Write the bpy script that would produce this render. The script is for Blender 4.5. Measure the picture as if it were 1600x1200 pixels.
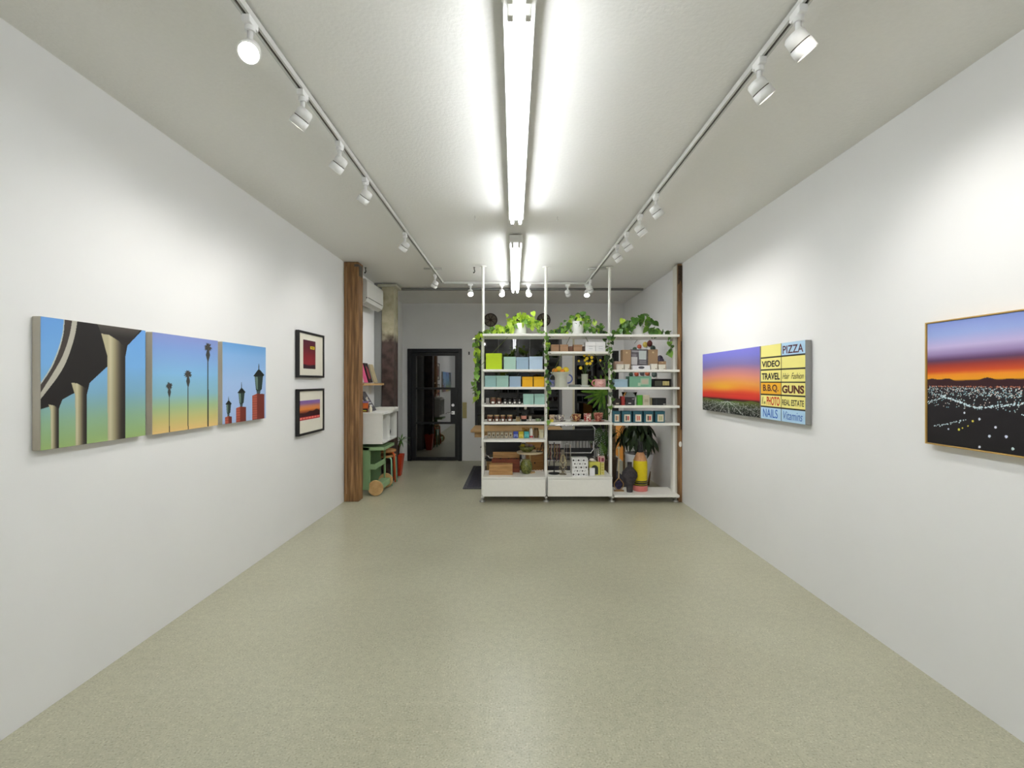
import bpy, math, random
import numpy as np
from mathutils import Vector, Matrix
random.seed(7); R = random.Random(11)
C = bpy.context.scene.collection
for o in list(bpy.data.objects): bpy.data.objects.remove(o)

# ---------------------------------------------------------------- camera, world, exposure
EYE = 1.5; F = 740.0; CX = 803.0; CY = 596.0
cam = bpy.data.cameras.new('camera'); camo = bpy.data.objects.new('camera', cam); C.objects.link(camo)
camo.location = (0, 0, EYE); camo.rotation_euler = (math.pi/2, 0, 0)
cam.sensor_fit = 'HORIZONTAL'; cam.sensor_width = 36.0; cam.lens = 36.0*F/1600.0
cam.shift_x = -(CX-800)/1600.0; cam.shift_y = (CY-600)/1600.0
cam.clip_start = 0.05; cam.clip_end = 60
bpy.context.scene.camera = camo
vs = bpy.context.scene.view_settings
vs.view_transform = 'Standard'; vs.look = 'None'; vs.gamma = 1.0; vs.use_curve_mapping = False
vs.exposure = 0.1
TUBE_POWER = 30.0      # emission strength of the fluorescent tubes
SPOT_WATT = 16.0
w = bpy.data.worlds.new('night'); bpy.context.scene.world = w; w.use_nodes = True
w.node_tree.nodes['Background'].inputs[0].default_value = (0.01, 0.012, 0.02, 1)
w.node_tree.nodes['Background'].inputs[1].default_value = 0.3

# ---------------------------------------------------------------- helpers
def lin(c):
    return tuple(((x/255.0)/12.92 if x/255.0 <= 0.04045 else ((x/255.0+0.055)/1.055)**2.4) for x in c[:3]) + (1.0,)
_m = {}
def M(name, rgb, rough=0.5, metal=0.0, var=0.06, scale=30.0, bump=0.0, emit=0.0, spec=0.5, trans=0.0, ior=1.45, rgb2=None, stretch=None, coat=0.0, detail=3.0, lo=0.35, hi=0.65):
    if name in _m: return _m[name]
    m = bpy.data.materials.new(name); m.use_nodes = True; nt = m.node_tree; b = nt.nodes['Principled BSDF']
    b.inputs['Roughness'].default_value = rough; b.inputs['Metallic'].default_value = metal
    b.inputs['Specular IOR Level'].default_value = spec; b.inputs['IOR'].default_value = ior
    b.inputs['Coat Weight'].default_value = coat
    if trans: b.inputs['Transmission Weight'].default_value = trans
    c1 = lin(rgb); c2 = lin(rgb2) if rgb2 else tuple(max(0, x*(1-var)) for x in c1[:3])+(1,)
    if var or rgb2 or bump:
        tc = nt.nodes.new('ShaderNodeTexCoord'); mp = nt.nodes.new('ShaderNodeMapping')
        nt.links.new(tc.outputs['Object'], mp.inputs[0])
        if stretch: mp.inputs['Scale'].default_value = stretch
        n = nt.nodes.new('ShaderNodeTexNoise'); n.inputs['Scale'].default_value = scale; n.inputs['Detail'].default_value = detail
        nt.links.new(mp.outputs[0], n.inputs['Vector'])
        r = nt.nodes.new('ShaderNodeValToRGB'); r.color_ramp.elements[0].position = lo; r.color_ramp.elements[1].position = hi
        r.color_ramp.elements[0].color = c2; r.color_ramp.elements[1].color = c1
        nt.links.new(n.outputs[0], r.inputs[0]); nt.links.new(r.outputs[0], b.inputs['Base Color'])
        if bump:
            bp = nt.nodes.new('ShaderNodeBump'); bp.inputs['Strength'].default_value = bump; bp.inputs['Distance'].default_value = 0.004
            nt.links.new(n.outputs[0], bp.inputs['Height']); nt.links.new(bp.outputs[0], b.inputs['Normal'])
    else: b.inputs['Base Color'].default_value = c1
    if emit:
        b.inputs['Emission Color'].default_value = c1; b.inputs['Emission Strength'].default_value = emit
    _m[name] = m; return m

class MB:
    def __init__(s): s.v = []; s.f = []; s.s = []
    def add(s, vs, fs, smooth=False, mat=None):
        b = len(s.v)
        s.v += [tuple(mat @ Vector(v)) if mat else tuple(v) for v in vs]
        s.f += [tuple(i+b for i in f) for f in fs]; s.s += [smooth]*len(fs); return s
    def box(s, x0, x1, y0, y1, z0, z1, mat=None):
        v = [(x0,y0,z0),(x1,y0,z0),(x1,y1,z0),(x0,y1,z0),(x0,y0,z1),(x1,y0,z1),(x1,y1,z1),(x0,y1,z1)]
        return s.add(v, [(3,2,1,0),(4,5,6,7),(0,1,5,4),(1,2,6,5),(2,3,7,6),(3,0,4,7)], False, mat)
    def lathe(s, prof, seg=20, c=(0,0,0), mat=None, sx=1, sy=1, smooth=True):
        v = []; f = []; n = len(prof)
        for r, z in prof:
            for k in range(seg):
                a = 2*math.pi*k/seg; v.append((c[0]+r*sx*math.cos(a), c[1]+r*sy*math.sin(a), c[2]+z))
        for i in range(n-1):
            for k in range(seg):
                k2 = (k+1) % seg; f.append((i*seg+k, i*seg+k2, (i+1)*seg+k2, (i+1)*seg+k))
        s.add(v, f, smooth, mat)
        if prof[0][0] > 1e-6: s.add(v[:seg], [tuple(range(seg-1, -1, -1))], False, mat)
        if prof[-1][0] > 1e-6: s.add(v[-seg:], [tuple(range(seg))], False, mat)
        return s
    def cyl(s, p0, p1, r, r1=None, seg=16):
        p0 = Vector(p0); p1 = Vector(p1); d = p1-p0; L = d.length
        mt = Matrix.Translation(p0) @ d.to_track_quat('Z', 'Y').to_matrix().to_4x4()
        return s.lathe([(r, 0), (r if r1 is None else r1, L)], seg, mat=mt)
    def tube(s, pts, r, seg=8, r1=None):
        pts = [Vector(p) for p in pts]; n = len(pts); v = []; f = []
        d0 = (pts[1]-pts[0]).normalized(); u = d0.orthogonal().normalized()
        for i, p in enumerate(pts):
            d = (pts[min(i+1, n-1)]-pts[max(i-1, 0)]).normalized()
            u = (u-d*u.dot(d)); u = u.normalized() if u.length > 1e-6 else d.orthogonal().normalized(); w2 = d.cross(u)
            rr = r if r1 is None else r+(r1-r)*i/(n-1)
            for k in range(seg):
                a = 2*math.pi*k/seg; v.append(p+u*rr*math.cos(a)+w2*rr*math.sin(a))
        for i in range(n-1):
            for k in range(seg):
                k2 = (k+1) % seg; f.append((i*seg+k, i*seg+k2, (i+1)*seg+k2, (i+1)*seg+k))
        f.append(tuple(range(seg-1, -1, -1))); f.append(tuple(range((n-1)*seg, n*seg)))
        return s.add(v, f, True)
    def ell(s, c, rx, ry, rz, seg=14, rings=8, mat=None):
        prof = [(max(1e-4, math.cos(math.pi*(i/rings-.5))), math.sin(math.pi*(i/rings-.5))*rz) for i in range(rings+1)]
        prof = [(max(p[0], 1e-4)*1.0, p[1]) for p in prof]
        return s.lathe(prof, seg, c, mat, rx, ry)
    def prism(s, pts, y0, y1):      # polygon in XZ extruded along Y
        n = len(pts); v = [(x, y0, z) for x, z in pts]+[(x, y1, z) for x, z in pts]
        f = [tuple(range(n)), tuple(range(2*n-1, n-1, -1))]+[(i, i+n, (i+1) % n+n, (i+1) % n) for i in range(n)]
        return s.add(v, f)
    def mesh(s, name):
        me = bpy.data.meshes.new(name); me.from_pydata([tuple(x) for x in s.v], [], s.f)
        me.polygons.foreach_set('use_smooth', s.s); me.update(); return me

def link(name, me, m, parent=None, loc=(0,0,0), rz=0, bevel=0):
    o = bpy.data.objects.new(name, me); C.objects.link(o)
    if m and not me.materials: me.materials.append(m)
    o.location = loc; o.rotation_euler = (0, 0, rz)
    if parent: o.parent = parent
    if bevel:
        bm = o.modifiers.new('bevel', 'BEVEL'); bm.width = bevel; bm.segments = 2; bm.limit_method = 'ANGLE'
    return o
def part(name, mb, m, parent, bevel=0, label=None, kind=None):
    o = link(name, mb.mesh(name), m, parent, bevel=bevel)
    if label: o['label'] = label
    if kind: o['kind'] = kind
    return o
def tag(o, label, cat, group=None):
    o['label'] = label; o['category'] = cat
    if group: o['group'] = group
    return o
def E(name, label, cat, loc=(0,0,0), rz=0, group=None):
    o = bpy.data.objects.new(name, None); C.objects.link(o); o.location = loc; o.rotation_euler = (0, 0, rz)
    o.empty_display_size = 0.05
    return tag(o, label, cat, group)
def solo(name, mb, m, label, cat, loc=(0,0,0), rz=0, group=None, bevel=0):
    return tag(link(name, mb.mesh(name), m, None, loc, rz, bevel), label, cat, group)
def struct(name, mb, m, bevel=0):
    o = link(name, mb.mesh(name), m, bevel=bevel); o['kind'] = 'structure'; return o
def PX(px, Y): return (px-CX)*Y/F
def PZ(py, Y): return EYE-(py-CY)*Y/F
def P(px, py, Y): return Vector((PX(px, Y), Y, PZ(py, Y)))

# ---------------------------------------------------------------- common materials
WHITE = M('white_lacquer', (240,240,235), 0.4, var=0.02)
SHELFW = M('white_powder_coat', (244,243,236), 0.38, var=0.02)
BLACK = M('black_satin', (22,22,23), 0.35, var=0.1)
CHROME = M('chrome', (215,215,218), 0.12, 1.0, var=0)
CARD = M('kraft_cardboard', (168,134,100), 0.85, var=0.08)
LABELW = M('paper_white', (235,233,226), 0.7, var=0.02)
GLASSDARK = M('night_glass', (4,5,7), 0.02, var=0, ior=1.55, spec=0.5)
CREAM = M('cream_paper', (226,220,198), 0.8, var=0.03)
BRASS = M('brass', (176,150,96), 0.3, 1.0, var=0.05)
WOODL = M('light_wood', (206,172,122), 0.5, rgb2=(188,150,98), scale=6, stretch=(1,12,12))

# ---------------------------------------------------------------- room shell
def XL(y): return -2.153+0.0053*y
def XR(y): return 2.128-0.0060*y
def CZ(x, y):
    t = (x-XL(y))/(XR(y)-XL(y)); s = (y-2)/7.0
    return EYE+(1.519-0.044*s)*(1-t)+(1.459+0.011*s)*t
Y0, Y1 = -3.2, 8.95
def slab(a, b, c, d, n, th):
    a, b, c, d = map(Vector, (a, b, c, d)); n = Vector(n)*th
    return MB().add([a, b, c, d, a+n, b+n, c+n, d+n], [(0,1,2,3),(7,6,5,4),(0,4,5,1),(1,5,6,2),(2,6,7,3),(3,7,4,0)])
WALLM = M('white_wall_paint', (234,234,233), 0.85, var=0.015, scale=2.2, bump=0.12)
struct('wall_left', slab((XL(Y0),Y0,0),(XL(Y1),Y1,0),(XL(Y1),Y1,3.05),(XL(Y0),Y0,3.05), (-1,0,0), .15), WALLM)
struct('wall_right', slab((XR(Y0),Y0,0),(XR(Y0),Y0,3.05),(XR(Y1),Y1,3.05),(XR(Y1),Y1,0), (1,0,0), .15), WALLM)
struct('wall_front', MB().box(-2.4, 2.4, Y0-.15, Y0, 0, 3.05), WALLM)
struct('ceiling', slab((XL(Y0)-.2,Y0-.15,CZ(XL(Y0),Y0)),(XR(Y0)+.2,Y0-.15,CZ(XR(Y0),Y0)),(XR(Y1)+.2,Y1+.15,CZ(XR(Y1),Y1)),(XL(Y1)-.2,Y1+.15,CZ(XL(Y1),Y1)), (0,0,1), .15),
       M('ceiling_plaster', (241,240,236), 0.8, var=0.02, scale=55, bump=0.35))
# floor with speckled linoleum
fm = bpy.data.materials.new('speckled_linoleum'); fm.use_nodes = True; nt = fm.node_tree; b = nt.nodes['Principled BSDF']
tc = nt.nodes.new('ShaderNodeTexCoord')
def noise(sc, det, v=None):
    n = nt.nodes.new('ShaderNodeTexNoise'); n.inputs['Scale'].default_value = sc; n.inputs['Detail'].default_value = det
    nt.links.new(tc.outputs['Object'], n.inputs['Vector']); return n
def ramp(n, e):
    r = nt.nodes.new('ShaderNodeValToRGB'); cr = r.color_ramp
    while len(cr.elements) < len(e): cr.elements.new(0.5)
    for el, (p, c) in zip(cr.elements, e): el.position = p; el.color = lin(c)
    nt.links.new(n.outputs[0], r.inputs[0]); return r
r0 = ramp(noise(120, 2), [(0.30,(158,153,134)),(0.40,(186,184,163)),(0.62,(194,192,171)),(0.72,(220,217,200))])
r1_ = ramp(noise(26, 3), [(0.32,(241,241,238)),(0.68,(255,255,252))])
r1 = nt.nodes.new('ShaderNodeMix'); r1.data_type = 'RGBA'; r1.blend_type = 'MULTIPLY'; r1.inputs[0].default_value = 1; nt.links.new(r0.outputs[0], r1.inputs[6]); nt.links.new(r1_.outputs[0], r1.inputs[7])
r2 = ramp(noise(1.1, 3), [(0.3,(240,239,236)),(0.7,(255,255,253))])
mx = nt.nodes.new('ShaderNodeMix'); mx.data_type = 'RGBA'; mx.blend_type = 'MULTIPLY'; mx.inputs[0].default_value = 1
nt.links.new(r1.outputs[2], mx.inputs[6]); nt.links.new(r2.outputs[0], mx.inputs[7]); nt.links.new(mx.outputs[2], b.inputs['Base Color'])
n3 = noise(3, 3); mr = nt.nodes.new('ShaderNodeMapRange'); mr.inputs['To Min'].default_value = .285; mr.inputs['To Max'].default_value = .36
nt.links.new(n3.outputs[0], mr.inputs[0]); nt.links.new(mr.outputs[0], b.inputs['Roughness'])
bp = nt.nodes.new('ShaderNodeBump'); bp.inputs['Strength'].default_value = .06; n4 = noise(5, 2); nt.links.new(n4.outputs[0], bp.inputs['Height']); nt.links.new(bp.outputs[0], b.inputs['Normal'])
struct('floor', MB().box(-2.4, 2.4, Y0-.15, Y1+.15, -.1, 0), fm)
# back wall with openings: door (X -2.007..-.979, Z 0..2.117), window 1, window 2
BM = M('back_wall_paint', (226,226,225), 0.85, var=0.03, scale=3, bump=0.2)
bw = MB()
DX0, DX1, DZ = PX(637,Y1), PX(722,Y1), PZ(545,Y1)
W1 = (PX(742,Y1), PX(876,Y1), 0.60, PZ(523,Y1)); W2 = (PX(898,Y1), PX(967,Y1), 0.60, PZ(548,Y1))
def bwb(x0, x1, z0, z1): bw.box(x0, x1, Y1, Y1+.15, z0, z1)
bwb(-2.4, DX0, 0, 3.05); bwb(DX0, DX1, DZ, 3.05); bwb(DX1, W1[0], 0, 3.05); bwb(W1[0], W1[1], 0, W1[2]); bwb(W1[0], W1[1], W1[3], 3.05)
bwb(W1[1], W2[0], 0, 3.05); bwb(W2[0], W2[1], 0, W2[2]); bwb(W2[0], W2[1], W2[3], 3.05); bwb(W2[1], 2.4, 0, 3.05)
struct('wall_back', bw, BM)
struct('trim_1', MB().box(PX(878,8.9), PX(894.5,8.9), 8.87, Y1, 0, W1[3]), M('trim_white', (205,205,202), .6, var=.02), .004)
struct('trim_2', MB().box(PX(894.5,8.9), PX(897.5,8.9), 8.89, Y1, 0, W1[3]), M('trim_cream', (200,194,165), .6, var=.02))
FRAMEM = M('dark_window_frame', (30,31,33), .4, var=.1)
FRAMEG = M('grey_window_frame', (105,105,104), .5, var=.05)
for i, (x0, x1, z0, z1) in enumerate((W1, W2)):
    fr = MB(); t = .045
    fr.box(x0, x1, Y1+.02, Y1+.08, z0, z0+t).box(x0, x1, Y1+.02, Y1+.08, z1-t, z1).box(x0, x0+t, Y1+.02, Y1+.08, z0+t, z1-t).box(x1-t, x1, Y1+.02, Y1+.08, z0+t, z1-t)
    wo = struct('window_%d' % (i+1), fr, FRAMEM)
    n = 2 if i == 0 else 1
    for k in range(n):
        a = x0+t+(x1-x0-2*t)*k/n; c_ = x0+t+(x1-x0-2*t)*(k+1)/n
        part('pane', MB().box(a+(.02 if k else 0), c_-(0 if k == n-1 else .02), Y1+.05, Y1+.056, z0+t, z1-t), GLASSDARK, wo)
        if k: part('mullion', MB().box(a-.02, a+.02, Y1+.025, Y1+.075, z0+t, z1-t), FRAMEM, wo)
    part('window_sill', MB().box(x0-.03, x1+(.03 if i == 0 else 0), Y1-.05, Y1+.02, z0-.035, z0), FRAMEG, wo, .003)
part('stop', MB().box(PX(874,Y1), W1[1]+.02, Y1-.01, Y1+.02, .6, W1[3]), FRAMEG, bpy.data.objects['window_1'])
# door
DM = M('black_door_paint', (17,19,23), .35, var=.08)
fr = MB(); T = .07
fr.box(DX0, DX0+T, Y1-.03, Y1+.1, 0, DZ).box(DX1-T, DX1, Y1-.03, Y1+.1, 0, DZ).box(DX0+T, DX1-T, Y1-.03, Y1+.1, DZ-T, DZ)
door = struct('door_1', fr, DM, .004)
lx0, lx1 = DX0+T+.004, DX1-T-.004; gx0, gx1 = PX(650,Y1), PX(711,Y1)
zs = [PZ(714,Y1), PZ(661,Y1), PZ(607,Y1), PZ(556,Y1)]
lf = MB(); lf.box(lx0, gx0, Y1, Y1+.05, .01, DZ-T-.004).box(gx1, lx1, Y1, Y1+.05, .01, DZ-T-.004).box(gx0, gx1, Y1, Y1+.05, .01, zs[0]).box(gx0, gx1, Y1, Y1+.05, zs[3], DZ-T-.004)
lf.box(gx0, gx1, Y1, Y1+.05, zs[1]-.02, zs[1]+.02).box(gx0, gx1, Y1, Y1+.05, zs[2]-.02, zs[2]+.02)
lf.box(PX(704,Y1), gx1, Y1+.001, Y1+.049, zs[1]+.02, zs[2]-.02)
part('door_leaf', lf, DM, door)
DG = M('door_glass', (3,4,5), 0.015, var=0, ior=2.7)
for k in range(3):
    part('pane', MB().box(gx0, gx1 if k != 1 else PX(704,Y1), Y1+.02, Y1+.026, zs[k]+(.02 if k else 0), zs[k+1]-(.02 if k < 2 else 0)), DG, door)
c_ = P(708,633,Y1-.01); part('deadbolt', MB().cyl((c_.x,Y1,c_.z),(c_.x,Y1-.03,c_.z),.028), CHROME, door)
c_ = P(708,645,Y1-.01); part('door_handle', MB().box(c_.x-.03, c_.x+.03, Y1-.012, Y1, c_.z-.03, c_.z+.03).cyl((c_.x,Y1,c_.z),(c_.x,Y1-.05,c_.z),.01).tube([(c_.x,Y1-.05,c_.z),(c_.x-.06,Y1-.055,c_.z-.002),(c_.x-.13,Y1-.05,c_.z-.012)],.009), CHROME, door)
solo('strike_plate', MB().box(-.04,.04,-.012,0,-.15,.15).box(-.03,-.005,-.0125,-.011,-.11,.11), M('aged_brass', (150,140,98), .35, .8), 'brass coloured latch guard plate on the wall right of the black door', 'plate', (PX(726,Y1), Y1, PZ(641,Y1)), bevel=.002)
solo('doorbell', MB().box(-.012,.012,-.015,0,-.03,.03), BLACK, 'tiny dark doorbell button on the grey back wall above right of the door', 'doorbell', (PX(733,Y1), Y1, PZ(552,Y1)), bevel=.003)

# ---------------------------------------------------------------- timber posts and column
pw = bpy.data.materials.new('old_timber'); pw.use_nodes = True; nt = pw.node_tree; b = nt.nodes['Principled BSDF']; b.inputs['Roughness'].default_value = .6
tc = nt.nodes.new('ShaderNodeTexCoord'); mp = nt.nodes.new('ShaderNodeMapping'); mp.inputs['Scale'].default_value = (1,1,.06); nt.links.new(tc.outputs['Object'], mp.inputs[0])
n1 = nt.nodes.new('ShaderNodeTexNoise'); n1.inputs['Scale'].default_value = 34; n1.inputs['Detail'].default_value = 6; nt.links.new(mp.outputs[0], n1.inputs['Vector'])
r1 = ramp(n1, [(0.3,(88,60,34)),(0.5,(128,92,54)),(0.68,(170,128,82))])
n2 = nt.nodes.new('ShaderNodeTexNoise'); n2.inputs['Scale'].default_value = 7; n2.inputs['Detail'].default_value = 8; nt.links.new(tc.outputs['Object'], n2.inputs['Vector'])
r2 = ramp(n2, [(0.72,(0,0,0)),(0.75,(255,255,255))])
mx = nt.nodes.new('ShaderNodeMix'); mx.data_type = 'RGBA'; mx.inputs[7].default_value = lin((205,195,175))
nt.links.new(r2.outputs[0], mx.inputs[0]); nt.links.new(r1.outputs[0], mx.inputs[6]); nt.links.new(mx.outputs[2], b.inputs['Base Color'])
bp = nt.nodes.new('ShaderNodeBump'); bp.inputs['Strength'].default_value = .3; bp.inputs['Distance'].default_value = .01; nt.links.new(n1.outputs[0], bp.inputs['Height']); nt.links.new(bp.outputs[0], b.inputs['Normal'])
pl_x0 = XL(5.9); pl_x1 = PX(560,5.9)
def post(x0, x1, y0, y1, h, label, nm='wooden_post'):
    t = E(nm, label, 'post', ((x0+x1)/2, (y0+y1)/2, 0)); hx = (x1-x0)/2; hy = (y1-y0)/2
    rows = 24; mb = MB(); v = []; f = []
    for i in range(rows+1):
        z = h*i/rows
        for sx, sy in ((-1,-1),(1,-1),(1,1),(-1,1)):
            v.append((sx*hx+R.uniform(-.0025,.0025)*(1 if sx*(-1 if x0 < 0 else 1) < 0 else 0), sy*hy+(R.uniform(0,.003) if sy < 0 else 0), z))
    for i in range(rows):
        for k in range(4): f.append((i*4+k, i*4+(k+1) % 4, (i+1)*4+(k+1) % 4, (i+1)*4+k))
    f.append((3,2,1,0)); f.append(tuple(rows*4+k for k in range(4)))
    mb.add(v, f); part('timber', mb, pw, t, .006); return t, hx, hy
t, hx, hy = post(pl_x0+.004, pl_x1, 5.90, 6.08, CZ(-2.0,5.99)-.004, 'full height rough brown timber post at the left wall beside the green trolley')
part('metal_bracket', MB().box(hx, hx+.006, -.07, .05, 2.82, 2.96).box(hx-.05, hx+.006, -hy-.006, -hy, 2.93, 2.96), M('dull_steel', (95,90,82), .5, .7), t, .001)
part('nail_strip', MB().box(-hx+.028, -hx+.034, -hy-.004, -hy+.002, .1, 2.93), M('pale_split', (170,140,105), .8), t)
t, hx, hy = post(2.036, XR(5.9)-.004, 5.88, 6.04, CZ(2.05,5.96)-.004, 'full height rough brown timber post at the right wall behind the shelf ends')
part('painted_side', MB().box(-hx-.004, -hx, -hy+.03, hy+.02, 0, CZ(2.05,5.96)-.01), M('cream_gloss', (210,208,196), .5, var=.03), t)
part('charred_top', MB().prism([(-hx+.002,2.74),(-.02,2.70),(.01,2.76),(hx,2.60),(hx,2.94),(-hx+.002,2.94)], -hy-.003, -hy+.004), M('charred_wood', (72,58,44), .9, rgb2=(40,30,22), scale=60, var=.3), t)
part('dark_groove', MB().box(hx-.014, hx-.004, -hy-.003, -hy+.003, 1.18, 2.0).box(hx-.018, hx-.004, -hy-.003, -hy+.003, .9, 1.18), M('charred_wood2', (48,34,22), .9, var=.2), t)
part('plaster_patch', MB().ell((hx-.022,-hy,.72), .02,.004,.035), LABELW, t)
# painted iron column
colm = bpy.data.materials.new('half_stripped_column'); colm.use_nodes = True; nt = colm.node_tree; b = nt.nodes['Principled BSDF']; b.inputs['Roughness'].default_value = .4
tc = nt.nodes.new('ShaderNodeTexCoord'); sep = nt.nodes.new('ShaderNodeSeparateXYZ'); nt.links.new(tc.outputs['Object'], sep.inputs[0])
nz = nt.nodes.new('ShaderNodeTexNoise'); nz.inputs['Scale'].default_value = 9; nz.inputs['Detail'].default_value = 5; nt.links.new(tc.outputs['Object'], nz.inputs['Vector'])
ma = nt.nodes.new('ShaderNodeMath'); ma.operation = 'MULTIPLY_ADD'; ma.inputs[1].default_value = .28; nt.links.new(nz.outputs[0], ma.inputs[0]); nt.links.new(sep.outputs[2], ma.inputs[2])
mr = nt.nodes.new('ShaderNodeMapRange'); mr.inputs['From Min'].default_value = 2.24; mr.inputs['From Max'].default_value = 2.4; nt.links.new(ma.outputs[0], mr.inputs[0])
mx = nt.nodes.new('ShaderNodeMix'); mx.data_type = 'RGBA'; nt.links.new(mr.outputs[0], mx.inputs[0])
rr = ramp(nz, [(0.35,(52,38,34)),(0.6,(84,66,62))]); rc = ramp(nz, [(0.3,(160,152,122)),(0.65,(190,184,158))])
nt.links.new(rr.outputs[0], mx.inputs[6]); nt.links.new(rc.outputs[0], mx.inputs[7]); nt.links.new(mx.outputs[2], b.inputs['Base Color'])
struct('trim_3', MB().box(XL(7.2)+.002, PX(596,7.16), 7.16, 7.6, 0, CZ(-2,7.3)-.003), M('shaded_jamb', (150,152,150), .8, var=.03))  # grey colour carries the shade on this wall jog
t = E('iron_column', 'square column, cream plaster above and dark brown paint below, behind the white cabinet', 'column', (PX(605,7.14), 7.27, 0))
cx0, cx1 = PX(596.5,7.14)-t.location.x, PX(614,7.14)-t.location.x
H = CZ(-1.9,7.3)
part('shaft', MB().box(cx0, cx1, -.13, .13, 0, H-.06).box(cx1, cx1+.006, -.10, -.08, 0, 2.1).box(cx1, cx1+.012, -.13, -.12, 0, H-.06).box(cx1, cx1+.012, .11, .13, 0, H-.06), colm, t, .006)
part('capital', MB().box(cx0-.06, cx1+.06, -.16, .16, H-.06, H-.022), M('capital_plaster', (190,188,170), .9, var=.1, bump=.5), t, .008)

# ---------------------------------------------------------------- ceiling fittings
TUBE = M('fluorescent_tube', (246,249,253), 0.3, var=0, emit=TUBE_POWER)
FIXW = M('fixture_white', (235,235,230), 0.4, var=0.01)
def fixture(ya, yb, label):
    x = 0.02; cz = CZ(x, (ya+yb)/2); L = (yb-ya)/2
    t = E('fluorescent_fixture', label, 'ceiling light', (x, (ya+yb)/2, cz))
    part('channel', MB().box(-.062, .062, -L, L, -.075, -.002), FIXW, t, .004)
    part('end_cap', MB().box(-.066, .066, -L-.004, -L+.02, -.07, -.001), FIXW, t, .002)
    part('end_cap', MB().box(-.066,.066, L-.02, L+.004, -.07, -.001), FIXW, t, .002)
    for s in (-1, 1):
        part('tube', MB().cyl((s*.034, -L+.05, -.104), (s*.034, L-.05, -.104), .0135, seg=14), TUBE, t)
        for e in (-1, 1):
            so = part('socket', MB().box(s*.034-.012, s*.034+.012, e*(L-.03)-.018, e*(L-.03)+.018, -.124, -.064), FIXW, t, .004)
    return t
fixture(1.75, 4.16, 'long twin tube fluorescent light, the nearest one fully in view')
fixture(4.78, 7.32, 'shorter looking twin tube fluorescent light further back above the shelving')
fixture(-0.70, 1.73, 'twin tube fluorescent light whose end just shows at the top edge')
fixture(-3.15, -0.72, 'added unseen twin tube fluorescent light behind the camera')  # unseen fixture, added to brighten the shelf fronts

TRK = M('track_white', (205,205,200), .4, var=.02); SLOT = M('track_slot', (80,74,66), .5)
def track(p0, p1, label):
    p0 = Vector((p0[0], p0[1], CZ(*p0))); p1 = Vector((p1[0], p1[1], CZ(*p1))); d = p1-p0; L = d.length
    o = E('lighting_track', label, 'light track', p0); o.rotation_euler = d.to_track_quat('Y', 'Z').to_euler()
    part('rail', MB().box(-.017, -.006, 0, L, -.03, -.001).box(.006, .017, 0, L, -.03, -.001).box(-.006, .006, 0, L, -.012, -.001), TRK, o)
    part('slot', MB().box(-.006, .006, .01, L-.01, -.022, -.012), SLOT, o)
    return o
trL = track((-1.085, .2), (-1.06, 7.0), 'long white ceiling lighting track on the left')
trR = track((1.125, .2), (1.085, 7.05), 'long white ceiling lighting track on the right')
trC = track((-1.04, 7.04), (1.06, 7.04), 'short white lighting track running across the ceiling behind the shelving poles')
part('canopy_plate', MB().box(-.12,.12, 6.0,6.05, -.012, 0), TRK, trL); part('canopy_plate', MB().box(-.12,.12, 5.95,6.0, -.012, 0), TRK, trR)
SPW = M('spot_white', (236,236,234), .35, var=.01)
def lensmat(name, e): return M(name, (255,250,236), .3, var=0, emit=e)
LENS = lensmat('spot_lens', 14.0); LENSB = lensmat('spot_lens_bright', 60.0)
def spot(x, y, target, label, watt=None, bright=False, cross=False, beam=95):
    cz = CZ(x, y)-.03
    t = E('track_spotlight', label, 'spotlight', (x, y, cz), math.pi/2 if cross else 0, 'track spotlights')
    part('adapter', MB().box(-.017, .017, -.034, .034, -.03, 0), SPW, t, .003)
    d = (Vector(target)-Vector((x, y, cz-.12))).normalized()
    if cross: d = Matrix.Rotation(-math.pi/2, 3, 'Z') @ d
    part('stem', MB().cyl((0,0,-.03),(0,0,-.05),.02).tube([(0,0,-.045),(.0,0,-.085),(0,0,-.115)],.012), SPW, t)
    mt = Matrix.Translation((0,0,-.125)) @ d.to_track_quat('Z','Y').to_matrix().to_4x4()
    prof = [(.010,-.042),(.030,-.038),(.038,-.028),(.040,.008),(.037,.009),(.037,.013),(.042,.014),(.042,.055),(.037,.056),(.037,.048)]
    hd = part('head', MB().lathe(prof, 24, mat=mt), SPW, t)
    part('groove_ring', MB().lathe([(.0375,.0085),(.0378,.011),(.0375,.0135)], 24, mat=mt), SLOT, hd, label='dark ring')
    part('lens', MB().lathe([(.0365,.046),(.0365,.049)], 24, mat=mt), LENSB if bright else LENS, t, label='glowing round lens')
    L = bpy.data.lights.new('spot_beam', 'SPOT'); L.energy = watt or SPOT_WATT; L.spot_size = math.radians(beam); L.spot_blend = .9; L.shadow_soft_size = .03
    L.color = (1.0, .97, .93)
    lo = bpy.data.objects.new('spot_beam', L); C.objects.link(lo); lo.parent = t
    lo.matrix_local = Matrix.Translation(Vector((0,0,-.125))+d*.065) @ (-d).to_track_quat('Z','Y').to_matrix().to_4x4()
    return t
ycs = [1.93, 2.41, 2.92, 3.43, 4.67, 6.46]
tg = [(-.55,0.6,1.55), (-2.1,2.6,1.5), (-2.1,3.1,1.5), (-2.1,3.75,1.5), (-2.1,4.9,1.5), (-2.0,6.9,1.3)]
names = ['glaring white track spotlight, first on the left track', 'second white spotlight from the front on the left track', 'third white spotlight from the front on the left track', 'fourth white spotlight from the front on the left track', 'fifth white spotlight from the front on the left track', 'last white spotlight at the far end of the left track']
for y, g, n in zip(ycs, tg, names): spot(-1.075, y, g, n, bright=(y < 2))
ycs = [1.84, 2.13, 3.66, 4.11, 4.59, 5.01, 6.72]
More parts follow.
